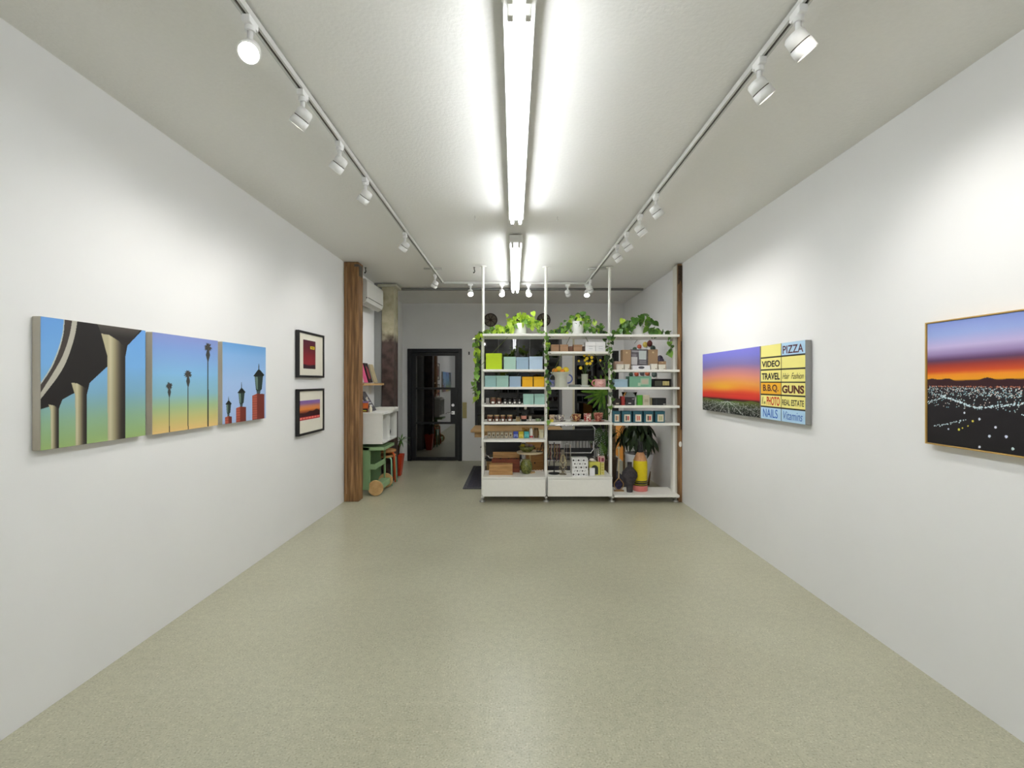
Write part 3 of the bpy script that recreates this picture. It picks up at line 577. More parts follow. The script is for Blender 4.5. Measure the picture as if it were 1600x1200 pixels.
# pink mug
t = E('mug', 'pink mug with a smiling face right of the flower vase', 'mug', (PX(939.5,5.88), 5.95, zb(1,2)))
PK = M('pink_glaze', (222,176,168), .35, var=.06)
part('body', MB().lathe([(.055,0),(.066,.006),(.070,.04),(.068,.10),(.064,.10),(.06,.01)], 30), PK, t)
part('handle', MB().tube([(-.066-.038*math.sin(a), -.01, .05-.036*math.cos(a)) for a in [math.pi*i/10 for i in range(11)]], .010, 10), M('pink_dark', (206,130,130), .35), t)
fc = MB().tube([(.03*math.cos(a), -math.sqrt(.0708**2-(.03*math.cos(a))**2), .055+.028*math.sin(a)) for a in [math.pi*(1.1+.8*i/8) for i in range(9)]], .0022, 6)
for s in (-1, 1): fc.ell((s*.022, -.0665, .075), .004,.003,.006, 8, 5)
part('smile', fc, M('smile_red', (190,80,70), .5), t)
# cups shelf
z = zb(1,3)
def teacup(label, x0, x1, yt, c1, c2, saucer=True, handle=-1, Yf=5.9, straight=False, cat='cup', nm='teacup'):
    X0, X1 = PX(x0,Yf), PX(x1,Yf); r = (X1-X0)/2; h = PZ(yt,Yf)-z-(.008 if saucer else 0); b0 = .008 if saucer else 0
    t = E(nm, label, cat, ((X0+X1)/2, Yf+r, z)); m = M('floral_%d_%d' % (int(x0), c1[0]), c1, .3, rgb2=c2, scale=45, detail=2, lo=.45, hi=.55)
    prof = [(r*.9,b0),(r,b0+.004),(r,b0+h),(r*.93,b0+h),(r*.9,b0+.008)] if straight else [(r*.5,b0),(r*.55,b0+.006),(r*.85,b0+h*.35),(r,b0+h*.95),(r,b0+h),(r*.95,b0+h),(r*.8,b0+h*.35),(r*.4,b0+.01)]
    part('bowl', MB().lathe(prof, 28), m, t)
    if saucer: part('saucer', MB().lathe([(r*.6,0),(r*1.25,.012),(r*1.25,.015),(r*.6,.006)], 28), m, t)
    if handle: part('handle', MB().tube([(handle*(r*.9+.02*math.sin(a)), 0, b0+h*.5-.02*math.cos(a)) for a in [math.pi*i/8 for i in range(9)]], .004, 8), m, t)
    return t
teacup('faded pink floral teacup at the left end of the cup shelf', 858, 868, 648.5, (170,120,104), (212,196,170), False, 0, 6.0)
teacup('grey and cream floral teacup on saucer, second on the cup shelf', 868.5, 883, 649, (120,110,118), (222,214,196))
teacup('brown floral teacup on saucer with handle on its left', 894, 909, 647.5, (110,50,40), (206,176,120))
teacup('straight red and white striped mug among the teacups', 913, 925, 646.5, (158,40,42), (214,200,186), False, 0, 5.9, True, 'mug', 'striped_mug')
teacup('wide red patterned bowl on saucer at the right of the cup shelf', 928.5, 944, 645.5, (128,56,48), (196,140,120), True, 0, 5.88)
solo('bath_cube', MB().box(-.02,.02,-.02,.02,0,.035), M('cube_yellow', (206,190,70), .6, var=.2), 'tiny yellow cube in front of the leftmost teacup', 'cube', (PX(861.5,5.88), 5.88, z), .3, bevel=.003)
# jewellery
t = E('necklace_stand', 'dark stand hung with rows of necklaces at the left of middle drawer top', 'jewellery stand', (PX(866,6.0), 6.02, zd))
part('base', MB().lathe([(.075,0),(.07,.012),(.01,.016)],22), BLACK, t); part('bar', MB().cyl((0,0,.01),(0,0,.40),.007).cyl((-.075,0,.37),(.075,0,.37),.009).cyl((-.075,0,.30),(.075,0,.30),.006), BLACK, t)
cols = [(150,130,90),(60,50,60),(120,60,50),(200,190,170),(50,70,60),(90,80,100),(180,150,80),(40,36,36),(150,110,100)]
for k in range(12):
    x = -.070+.0125*k; L = R.uniform(.16,.27); y = -.012-.004*(k % 3)
    mb = MB()
    for s in range(int(L/.011)+1): mb.ell((x+.004*math.sin(s*.8), y, .37-s*.011), .0062,.0055,.0065, 7, 4)
    part('necklace', mb, M('beads_%d' % k, cols[k % 9], .3, .3 if k % 2 else 0, var=.3, scale=120), t)
t = E('necklace_bust', 'narrow cream display neck draped with pale beads in the middle drawer top', 'jewellery stand', (PX(879.5,5.95), 5.98, zd))
part('bust', MB().lathe([(.05,0),(.045,.008),(.012,.02),(.010,.12),(.03,.17),(.034,.22),(.022,.28),(.02,.31)],20), M('grey_linen', (120,112,98), .9, var=.1), t)
for k in range(4):
    mb = MB()
    for s in range(30): a = 2*math.pi*s/30; mb.ell(((.022+.008*k)*math.sin(a), -.036-.004*k+.02*math.cos(a)*0, .20-.03*k+(.05+.03*k)*math.cos(a)), .0055,.0055,.0055, 7, 4)
    part('necklace', mb, M('cream_beads_%d' % k, (206-16*k,196-18*k,164-22*k), .4, var=.2), t)
t = E('silver_stand', 'thin silver jewellery holder with crossbar right of the bead bust', 'jewellery stand', (PX(887,6.08), 6.1, zd))
part('frame', MB().tube([(-.04,0,.006),(-.04,0,.36),(.0,0,.37),(.04,0,.36),(.04,0,.006)], .005, 8).tube([(-.05,0,.005),(.05,0,.005)], .006, 8), CHROME, t)
for k in range(5):
    mb = MB()
    for s in range(16): mb.ell((-.028+.014*k, -.008, .35-s*.012), .004,.004,.005, 6, 4)
    part('necklace', mb, M('beads_s%d' % k, cols[(k*2+1) % 9], .3, .4, var=.3), t)
t = box('patterned_box', 'white cube box printed with black flower shapes', 894, 919, 716.5, zd, 5.86, .16, (236,236,234), seam=False)
mb = MB(); w_, h = t['w'], t['h']
for i in range(5):
    for j in range(6):
        cx = -w_+(j+.5+(.5 if i % 2 else 0))*2*w_/6.2; cz = (i+.5)*h/5
        if cx > w_-.012: continue
        ring = (i*3+j*2) % 4
        if ring == 0: 
            for k in range(5): a = 6.283*k/5; mb.box(cx+.007*math.cos(a)-.004, cx+.007*math.cos(a)+.004, -.0015, .001, cz+.007*math.sin(a)-.004, cz+.007*math.sin(a)+.004)
            mb.box(cx-.005,cx+.005,-.0016,.001,cz-.005,cz+.005)
        elif ring == 1: mb.lathe([(.009,-.0015),(.009,.001)],8,mat=Matrix.Translation((cx,0,cz)) @ Matrix.Rotation(math.pi/2,4,'X'))
        elif ring == 2:
            for k in range(8): a = 6.283*k/8; mb.box(cx+.010*math.cos(a)-.002, cx+.010*math.cos(a)+.002, -.0015, .001, cz+.010*math.sin(a)-.002, cz+.010*math.sin(a)+.002)
        else:
            for k in range(3): mb.box(cx-.009+.007*k, cx-.005+.007*k, -.0015, .001, cz-.008+.005*k, cz-.001+.005*k)
part('printed_flowers', mb, M('ink_black', (34,34,36), .6), t)
t = box('gift_box', 'yellow green box with dark arched window, right of the flower printed box', 920.5, 938, 722, zd, 5.93, .06, (196,192,84), seam=False)
w_, h = t['w'], t['h']; arch = [(w_*.62*math.cos(a), h*.5+w_*.62*math.sin(a)) for a in [math.pi*i/10 for i in range(11)]]
part('arched_window', MB().prism([(w_*.62,.01)]+arch+[(-w_*.62,.01)], -.002, .001), M('window_dark', (50,56,44), .3), t)
solo('fluffy_shell', MB().ell((0,0,.022), .036,.025,.022, 14, 8).ell((.035,0,.010), .022,.016,.010, 10, 6), M('shell_white', (226,218,204), .6, bump=.3), 'white rounded shell on top of the yellow green box', 'shell', (PX(925,5.95), 5.96, PZ(722,5.93)))
box('small_box', 'small white box in front of the yellow green box', 921, 929.7, 731.5, zd, 5.89, .03, (228,228,230), seam=False)
t = box('gift_box', 'tall speckled yellow box at the right end of middle drawer top', 938.4, 944.5, 722.5, zd, 5.95, .05, (204,196,120), seam=False)
for q in range(4): lab(t, .2,.8,.12+.22*q,.2+.22*q,(190,176,70),'print')
t = box('gift_box', 'pink and maroon patterned box standing on the speckled yellow box', 934.5, 944.8, 713, zd+t['h'], 5.95, .05, (200,166,160), seam=False)
lab(t, .12,.35,.1,.85,(150,60,70),'print'); lab(t, .5,.9,.15,.75,(120,50,66),'print')

# bay 3
z = zb(2,1)
def carton(label, a, b_, yt, Yf, dep, col=(176,146,112), tape=True):
    t = box('cardboard_box', label, a, b_, yt, z, Yf, dep, col, seam=False)
    part('flap_line', MB().box(-t['w']*.99, t['w']*.99, dep*.48, dep*.52, t['h'], t['h']+.001), M('tape', (200,176,140), .4), t)
    if tape: lab(t, .4,.6,.82,.9,(214,190,150),'tape')
    return t
carton('tall kraft box left of the grey picture on the right bay', 972.5, 986, 546.5, 5.99, .12)
carton('tall kraft box right of the grey picture on the right bay', 1013, 1028, 546, 5.99, .12, (172,142,110))
carton('low pinkish kraft box at the left end of the right bay shelf', 960.5, 974, 564.5, 5.97, .1, (184,156,136))
carton('low kraft box at the right end of the tall kraft box shelf', 1029, 1041, 564.5, 5.99, .1, (170,138,104))
t = E('picture_board', 'grey printed picture board with white paper shapes standing between tall kraft boxes', 'picture', (PX(999,6.0), 6.02, z+.05))
z_ = z; part('board', MB().box(-.112,.112,0,.02,-.05,PZ(545.5,6.0)-z-.05), M('board_grey', (116,112,118), .6, rgb2=(90,86,92), scale=25, var=.2), t, .001)
hh = PZ(545.5,6.0)-z-.05
for (a, b_, c_, d, s_) in ((-.095,-.02,.02,.115,(222,220,220)),(.0,.095,.085,hh-.02,(214,224,224)),(-.09,.0,hh-.035,hh-.018,(176,174,180)),(.005,.095,.055,.07,(160,158,164)),(.005,.095,.03,.045,(160,158,164)),(-.09,-.03,.122,.15,(150,146,154))):
    part('paper_shape', MB().add([(a,-.002,c_),(b_-.004,-.002,c_-.004),(b_,-.002,d),(a-.003,-.002,d+.003),(a,.001,c_),(b_-.004,.001,c_-.004),(b_,.001,d),(a-.003,.001,d+.003)], [(0,1,2,3),(7,6,5,4),(0,4,5,1),(1,5,6,2),(2,6,7,3),(3,7,4,0)]), M('ps_%d' % s_[0], s_, .7), t)
for a, b_, yt, l in ((964,975,569,'small white card box at the left front of the kraft box shelf'),(976,984,569,'small cream card box second from left at the front'),(1017,1027,568.5,'small cream card box right of the long white box'),(1029.5,1040,569.5,'small cream card box at the right front of the kraft box shelf')):
    t = box('card_box', l, a, b_, yt, z, 5.86, .06, (230,226,212)); lab(t,.72,.9,.1,.24,(120,110,100),'print')
t = box('long_box', 'long low white box with an oval label in front of the picture board', 988.5, 1016, 571, z, 5.84, .1, (234,234,238), seam=False)
part('oval_label', MB().lathe([(1,-.002),(1,.001)],24,mat=Matrix.Translation((0,0,t['h']*.5)) @ Matrix.Rotation(math.pi/2,4,'X') @ Matrix.Diagonal((.038,.016,1,1))), M('label_dark', (84,84,92), .6), t)
part('oval_inner', MB().lathe([(1,-.0032),(1,-.0022)],24,mat=Matrix.Translation((0,0,t['h']*.5)) @ Matrix.Rotation(math.pi/2,4,'X') @ Matrix.Diagonal((.030,.009,1,1))), M('label_light', (200,200,206), .6), t)
z = zb(2,2)
box('storage_box', 'pale blue low box at the left end under the kraft boxes', 960.5, 981, 592.5, z, 5.88, .2, (160,190,206))
t = box('storage_box', 'large sea green box with pale print in the right bay', 983.5, 1018, 588, z, 5.86, .2, (118,170,142), seam=False)
lab(t,.38,.5,.12,.4,(170,190,166),'print'); lab(t,.5,.88,.22,.82,(160,186,160),'print'); lab(t,.55,.85,.3,.7,(184,176,156),'print',-.0032)
t = E('display_case', 'black open case with yellowish tiles inside, right of the sea green box', 'case', (PX(1034.5,5.87), 5.87, z)); w_ = PX(1049,5.87)-PX(1034.5,5.87); h = PZ(592,5.87)-z
part('case', MB().box(-w_,w_,.03,.12,0,.012).box(-w_,w_,.11,.12,.012,h).box(-w_,-w_+.01,0,.11,0,h).box(w_-.01,w_,0,.11,0,h).box(-w_+.01,w_-.01,0,.11,h-.01,h).box(-w_+.01,w_-.01,0,.03,0,.012), M('case_black', (26,26,26), .4), t, .001)
part('grey_card', MB().box(-w_+.03,w_*.05,.02,.03,.014,h-.025), M('card_olive', (74,76,64), .6), t); 
for k in range(3): part('tile', MB().box(w_*.12+.028*k, w_*.12+.024+.028*k, .015, .03, .02, h-.028), M('tile_yellow', (196,184,120), .5), t)
z = zb(2,3)
t = box('book', 'small dark book with pale print at the left end of glass vase shelf', 960, 969.5, 623, z, 5.88, .1, (44,36,36), seam=False, cat='book'); lab(t,.25,.75,.15,.35,(180,170,150),'print')
box('book', 'dark red upright box beside the small dark book', 970.8, 976.5, 619.5, z, 5.88, .1, (150,44,40), seam=False, cat='book')
t = box('black_box', 'dark grey box with pale print in front of the large glass vase', 977.3, 992, 620.5, z, 5.87, .03, (46,44,48), seam=False); lab(t,.3,.6,.2,.3,(220,216,210),'print'); lab(t,.7,.95,.7,.85,(150,146,150),'print')
t = E('glass_vase', 'large clear flared glass vase behind the dark grey box', 'vase', (PX(984,6.03), 6.05, z))
part('body', MB().lathe([(.055,0),(.06,.006),(.075,.08),(.098,.16),(.094,.16),(.07,.08),(.054,.012)], 30), M('clear_glass', (240,244,244), .03, var=0, trans=1.0, ior=1.12), t)
box('green_carton', 'bright green upright carton on the glass vase shelf', 996, 1004, 617.5, z, 5.9, .06, (84,170,50))
t = box('card_box', 'cream carton right of the bright green carton', 1004.6, 1015, 617.5, z, 5.9, .06, (206,198,176)); lab(t,.2,.8,.3,.6,(184,174,150),'print')
box('small_box', 'very small patterned box left of the black flat carton', 1016, 1019, 621.5, z, 5.9, .03, (150,142,110), seam=False)
t = box('black_carton', 'black wide carton at the right end of the glass vase shelf', 1020, 1041, 622, z, 5.88, .1, (28,30,32), seam=False); lab(t,.27,.29,.05,.95,(70,74,76),'print'); lab(t,.78,.95,.08,.22,(190,186,180),'print')
z = zb(2,4)
for k, (a, b_, n) in enumerate(((958,969,'first'),(972,987,'second'),(989.5,1004,'third'),(1006,1021,'fourth'),(1024,1039,'fifth'))):
    t = box('candle_box', n+' from the left in the row of teal boxes with cream labels', a, b_, 642.5, z, 5.88, .11, (44,98,112), group='teal candle boxes'); lab(t,.22,.86,.1,.72,(222,214,192)); 
    lab(t,.38,.5,.2,.6,[(70,60,50),(40,40,44),(204,120,104),(50,46,46),(190,184,120)][k],'print',-.0032); lab(t,.55,.72,.22,.58,[(214,150,110),(200,90,80),(210,130,110),(204,80,74),(180,190,140)][k],'print',-.0032)
z = .107
t = E('brass_ornament', 'pear shaped wood framed ornament with long thin neck on the bottom shelf', 'ornament', (PX(968,5.98), 6.02, z))
part('ring', MB().tube([(.06*math.sin(a)*(1 if math.cos(a) < 0 else 1-.75*math.cos(a)**1.5), 0, .09-.075*math.cos(a+math.pi)) for a in [2*math.pi*i/24 for i in range(25)]], .006, 8).box(-.062,.062,-.025,.025,0,.012), M('wood_brass', (160,124,78), .4, .3), t)
part('neck', MB().cyl((0,0,.165),(0,0,.54),.0085,.007).ell((0,0,.55),.02,.014,.016), M('cream_neck', (196,178,140), .5), t)
part('mirror', MB().ell((0,.004,.075), .046,.003,.055, 18, 8), M('purple_mirror', (64,54,96), .1, .4, rgb2=(40,40,44), scale=30), t)
t = E('ceramic_vase', 'matte black bulging vase with narrow neck on the bottom shelf', 'vase', (PX(985,5.93), 5.97, z))
part('body', MB().lathe([(.036,0),(.038,.01),(.042,.08),(.065,.13),(.098,.20),(.092,.25),(.05,.30),(.03,.32),(.028,.37),(.033,.375),(.026,.375),(.022,.33)], 32), M('matte_black_clay', (44,42,44), .75, rgb2=(66,60,64), scale=22, bump=.3), t)
t = E('pencil_vase', 'yellow pencil shaped vase with pink base and black tip on the bottom shelf', 'vase', (PX(1003,5.98), 6.06, z))
part('pencil_barrel', MB().lathe([(.086,.135),(.089,.145),(.089,.33),(.086,.385)], 32), M('pencil_yellow', (226,204,26), .4, var=.08), t)
part('stripe_band', MB().lathe([(.0885,.072),(.090,.074),(.090,.082),(.0885,.083)], 32).lathe([(.0885,.093),(.091,.095),(.091,.112),(.0885,.114)], 32).lathe([(.0885,.122),(.090,.124),(.090,.132),(.0885,.134)], 32), M('stripe_black', (34,34,20), .4), t)
part('ferrule', MB().lathe([(.0875,.07),(.0875,.137)], 32), M('ferrule_gold', (176,160,30), .4), t)
part('eraser_base', MB().lathe([(.088,0),(.092,.006),(.091,.07)], 32), M('eraser_pink', (224,130,124), .6, var=.06), t)
part('wood_taper', MB().lathe([(.086,.385),(.08,.40),(.048,.475),(.04,.49)], 32), M('sharpened_wood', (206,156,112), .6, rgb2=(186,134,90), scale=14, stretch=(3,3,.4)), t)
part('tip', MB().lathe([(.04,.49),(.036,.54),(.03,.60),(.034,.615),(.024,.62)], 26), M('tip_black', (30,32,34), .25), t)

# ---------------------------------------------------------------- left alcove
t = E('air_conditioner', 'white wall mounted air conditioner behind the left timber post', 'air conditioner', (XL(6.6)+.002, 6.55, PZ(468,6.17)))
z0 = 0; pr = [(0,0),(.13,-.055),(.19,-.02),(.205,.03),(.205,.25),(.185,.275),(0,.275)]
def prismY(pts, y0, y1): return MB().prism(pts, y0, y1)
part('casing', prismY(pr, -.38, .38), M('ac_white', (222,222,216), .4, var=.01), t, .006)
part('louvre', MB().add([(.135,-.35,-.052),(.188,-.35,-.02),(.188,.35,-.02),(.135,.35,-.052),(.135,-.35,-.058),(.194,-.35,-.026),(.194,.35,-.026),(.135,.35,-.058)], [(0,1,2,3),(7,6,5,4),(0,4,5,1),(1,5,6,2),(2,6,7,3),(3,7,4,0)]), M('louvre_grey', (200,200,194), .4), t)
part('vent_slot', MB().box(.2035,.2065,-.34,.34,.028,.036).box(.19,.207,-.381,-.379,.02,.03), M('slot_dark', (70,68,64), .6), t)
# wall shelf with books
zs0 = PZ(599,6.2)
t = E('wall_shelf', 'pale wooden wall shelf holding upright books by the left wall', 'shelf', (XL(6.6)+.002, 6.6, zs0-.03))
part('board', MB().box(0,.17,-.46,.5,0,.03), WOODL, t, .002); part('bracket', MB().box(0,.02,-.35,-.31,-.13,0).box(0,.02,.31,.35,-.13,0), LABELW, t)
for k, (y, c1, h, l) in enumerate(((6.22,(206,204,196),.26,'pale magazine with dark marks, first on the pale wall shelf'),(6.38,(220,92,136),.27,'bright pink book on the pale wall shelf'),(6.6,(44,34,34),.28,'black book with pink lettering on the pale wall shelf'),(6.84,(190,176,140),.27,'tan book at the far end of the pale wall shelf'))):
    t = E('book', l, 'book', (XL(6.6)+.115, y, zs0+.008)); mt = Matrix.Rotation(-.28,4,'Y')
    part('cover', MB().box(-.0,.014,-.085,.085,0,h,mt), M('cover_%d' % k, c1, .5, var=.08, scale=20), t); part('pages', MB().box(-.004,0,-.082,.082,.004,h-.004,mt), CREAM, t)
    if k == 2: part('lettering', MB().box(.014,.0155,-.05,.0,.05,h-.05,mt).box(.014,.0155,.02,.04,.05,h-.08,mt), M('rose_ink', (160,70,76), .6), t)
    if k == 0: part('marks', MB().box(.014,.0155,-.06,-.02,.04,.12,mt).box(.014,.0155,-.04,.04,.16,.2,mt), M('ink_black', (34,34,36), .6), t)
# white wall cabinet
yc0, yc1 = 6.2, 6.97; xc0 = XL(6.5)+.003; xc1 = PX(597.5,6.2); zc0, zc1 = PZ(694,6.2), PZ(648,6.2)
t = E('wall_cabinet', 'white open fronted wall mounted cabinet above the green trolley', 'cabinet', (xc0, yc0, zc0))
D = xc1-xc0; L = yc1-yc0; H = zc1-zc0; s_ = .02
part('carcass', MB().box(0,D,0,s_,0,H).box(0,D,L-s_,L,0,H).box(0,D,s_,L-s_,0,s_).box(0,.01,s_,L-s_,s_,H).box(.01,D-.005,L*.5-s_/2,L*.5+s_/2,s_,H), WHITE, t, .001)
part('top_board', MB().box(0,D+.02,-.01,L+.02,H,H+.025), WHITE, t, .003)
ztop = zc1+.025
solo('dark_bag', MB().ell((0,0,.08),.1,.09,.08).box(-.05,.05,-.04,.04,.0,.05), BLACK, 'black cloth bundle inside the far half of the white cabinet', 'bag', (xc1-.14, 6.78, zc0+.02))
t = E('flat_box', 'flat white box lying at the far end of the white cabinet top', 'box', (PX(606,6.7), 6.78, ztop)); part('body', MB().box(-.17,.10,-.12,.12,0,.03), LABELW, t, .002); part('lid', MB().box(-.172,.102,-.122,.122,.031,.042), LABELW, t, .002)
t = E('book', 'book with an orange sunset cover standing on the white cabinet', 'book', (PX(566,6.28), 6.3, ztop)); mt = Matrix.Rotation(-.15,4,'X')
part('cover', MB().box(-.09,.065,0,.02,.002,.15,mt), M('sunset_cover', (222,120,50), .5, rgb2=(190,70,40), scale=9), t, .001)
part('dark_print', MB().box(-.09,.065,-.001,.0,.005,.05,mt), M('ink_black', (34,34,36), .6), t); part('yellow_print', MB().box(-.03,.05,-.002,-.001,.015,.028,mt), M('ink_yellow', (220,206,60), .6), t); part('purple_print', MB().box(-.09,.065,-.001,.0,.125,.15,mt), M('ink_purple', (140,120,170), .6), t)
t = E('small_bottle', 'short cream bottle on the near edge of the white cabinet top', 'bottle', (PX(577.5,6.26), 6.3, ztop)); part('body', MB().lathe([(.02,0),(.022,.005),(.022,.055),(.012,.075),(.01,.085)],16), CREAM, t); part('cap', MB().lathe([(.012,.085),(.012,.10)],14), LABELW, t)
t = E('candle_holder', 'thin cream taper candle beside the leaning grey book', 'candle', (PX(571.5,6.4), 6.45, ztop)); part('candle', MB().lathe([(.011,.01),(.009,.20)],12), CREAM, t); part('base', MB().lathe([(.03,0),(.03,.006),(.013,.012)],16), CREAM, t)
t = E('book', 'dark grey book with white title leaning on its stand on the white cabinet', 'book', (PX(582,6.5), 6.5, ztop)); mt = Matrix.Rotation(-.55,4,'Y')
part('cover', MB().box(-.0,.03,-.10,.10,.0,.30,mt), M('grey_cover', (84,82,88), .5, var=.1), t, .002)
part('title', MB().box(.03,.0315,-.07,.05,.06,.09,mt).box(.03,.0315,-.07,.06,.11,.13,mt).box(.03,.0315,-.07,.02,.15,.2,mt), M('title_white', (190,190,196), .6), t)
part('stand', MB().box(-.07,-.055,-.05,.05,0,.15).box(-.07,.05,-.05,.05,0,.006), WHITE, t)
# green trolley
GT = M('sage_paint', (136,170,122), .45, var=.04); GT2 = M('sage_light', (150,182,134), .45, var=.04)
zt = .075; yF = 6.2; Xr = lambda px, y=6.2: PX(px, y)
t = E('serving_trolley', 'sage green trolley with round wooden wheels under the white cabinet', 'trolley', (Xr(570), 6.45, 0)); ox, oy = t.location.x, t.location.y
x0, x1 = XL(6.4)+.02-ox, Xr(577)-ox
part('front_panel', MB().box(x0, x1, yF-oy, yF+.02-oy, zt, PZ(699,6.2)).box(x1-.025, x1, yF+.02-oy, yF+.06-oy, zt, PZ(699,6.2)), GT, t, .003)
part('rear_panel', MB().box(x0, x1, 6.72-oy, 6.74-oy, zt, PZ(699,6.2)), GT, t, .003)
za = PZ(704,6.2); zb_ = PZ(699,6.2)
part('tray', MB().prism([(x0,za),(Xr(600)-ox,za),(Xr(600)-ox,zb_),(x0,zb_)], yF+.0-oy, 6.74-oy).box(Xr(600)-.02-ox,Xr(600)-ox,yF-oy,6.74-oy,zb_,zb_+.0), GT2, t, .003)
zm0, zm1 = PZ(734,6.2), PZ(727,6.2)
part('tray', MB().box(x1, Xr(586)-ox, yF+.01-oy, 6.73-oy, zm0, zm0+.015).box(x1, Xr(586)-ox, yF+.01-oy, yF+.025-oy, zm0+.015, zm1+.01).box(Xr(586)-.015-ox, Xr(586)-ox, yF+.025-oy, 6.73-oy, zm0+.015, zm1+.01), GT2, t, .002)
part('rear_strut', MB().box(Xr(586)-ox-.02, Xr(586)-ox, 6.68-oy, 6.72-oy, .1, za), GT, t, .002)
part('axle_box', MB().box(Xr(582)-ox-.02, Xr(594)-ox+.0, yF+.05-oy, 6.70-oy, .06, .14), GT2, t, .004)
WH = M('wheel_wood', (214,178,124), .5, rgb2=(196,156,102), scale=14)
for y, e in ((6.215, 'near'), (6.71, 'far')):
    cx = Xr(587,6.22)-ox
    part('wheel', MB().lathe([(.095,-.014),(.101,-.01),(.101,.01),(.095,.014)], 36, mat=Matrix.Translation((cx, y-oy, .101)) @ Matrix.Rotation(math.pi/2,4,'X')), WH, t)
# stools
def stool(label, x, y, zseat, legm, r=.17, rz=0, h0=0, seatm=None):
    t = E('stacking_stool', label, 'stool', (x, y, 0), rz)
    part('seat', MB().lathe([(r-.006,zseat-.03),(r,zseat-.026),(r,zseat-.004),(r-.004,zseat)], 36), seatm or wood('stool_wood', (200,150,96), (176,124,74)), t)
    for k in range(4):
        a = math.pi/4+math.pi/2*k; c_, s2 = math.cos(a), math.sin(a)
        pts = [(c_*(r*.55),s2*(r*.55),zseat-.035),(c_*(r+.002),s2*(r+.002),zseat-.037),(c_*(r+.02),s2*(r+.02),zseat-.06),(c_*(r+.04),s2*(r+.04),h0+.0)]
        part('leg', MB().tube(pts, .012, 10), legm, t)
    return t
sx, sy = PX(603,6.93)-.03, 6.98
stool('wooden seat stool with orange legs stacked on the mint legged one', sx, sy-.03, .50, M('orange_leg', (214,92,46), .35), rz=.3, h0=.045)
stool('wooden seat stool with mint green legs, lower one of the stack', sx+.0, sy-.03, .43, M('mint_leg', (150,206,172), .35), rz=.02)
# red planter
t = E('potted_yucca', 'spiky leaved plant in an orange red tapered planter behind the stools', 'potted plant', (-1.856, 7.56, 0))
RP = M('orange_red_planter', (196,62,30), .45, var=.08)
s0, s1, hp = .055, .092, .34
part('planter', MB().add([(-s0,-s0,0),(s0,-s0,0),(s0,s0,0),(-s0,s0,0),(-s1,-s1,hp),(s1,-s1,hp),(s1,s1,hp),(-s1,s1,hp),(-s1+.01,-s1+.01,hp),(s1-.01,-s1+.01,hp),(s1-.01,s1-.01,hp),(-s1+.01,s1-.01,hp),(-s1+.01,-s1+.01,hp-.03),(s1-.01,-s1+.01,hp-.03),(s1-.01,s1-.01,hp-.03),(-s1+.01,s1-.01,hp-.03)],
    [(3,2,1,0),(0,1,5,4),(1,2,6,5),(2,3,7,6),(3,0,4,7),(4,5,9,8),(5,6,10,9),(6,7,11,10),(7,4,8,11),(8,9,13,12),(9,10,14,13),(10,11,15,14),(11,8,12,15),(12,13,14,15)]), RP, t, .003)
part('trunk', MB().tube([(0,0,hp-.04),(.02,-.01,.45),(.06,-.02,.56)], .02, 8), M('bark', (70,54,38), .9), t)
for k in range(20):
    a = k*2.4; el = R.uniform(-.5,.9); L = R.uniform(.14,.2)
    c_ = Vector((.06,-.02,.56)); d = Vector((math.cos(a)*math.cos(el), math.sin(a)*math.cos(el), math.sin(el))); sd = d.cross(Vector((0,0,1))).normalized()*.011
    e = c_+d*L+Vector((0,0,-.03)); m_ = c_+d*L*.5
    part('leaf', MB().add([c_-sd*.4, m_-sd, e, m_+sd, c_+sd*.4, m_+Vector((0,0,-.003))], [(0,1,5),(1,2,5),(2,3,5),(3,4,5),(4,0,5)], True), DGR, t)

# ---------------------------------------------------------------- furniture behind the shelving
solo('floor_rug', MB().box(PX(723,6.6), 1.72, 6.6, 8.35, .0005, .010), M('dark_rug', (76,76,82), .95, rgb2=(62,60,74), scale=40, var=.2, bump=.4), 'dark grey rug lying behind and left of the shelving', 'rug')
o = bpy.data.objects['floor_rug']
part('border', MB().box(PX(723,6.6), 1.72, 6.6, 6.65, .010, .012).box(PX(723,6.6), PX(723,6.6)+.05, 6.65, 8.35, .010, .012), M('rug_border', (104,104,108), .95, rgb2=(70,70,76), scale=60, var=.2), o)
t = E('wooden_table', 'long light wood table by the back window behind the shelving', 'table', (.05, 7.72, .012)); TW = wood('table_wood', (206,170,118), (184,146,96))
part('table_top', MB().box(-.72,.72,-.42,.42,.70,.735), TW, t, .004); part('apron', MB().box(-.66,.66,-.37,-.35,.62,.70).box(-.66,.66,.35,.37,.62,.70), TW, t)
for s in (-1,1):
    for q in (-1,1): part('leg', MB().box(s*.45-.025,s*.45+.025,q*.36-.025,q*.36+.025,0,.70), TW, t, .003)
LEA = M('black_leather', (36,37,40), .4, var=.1, bump=.1)
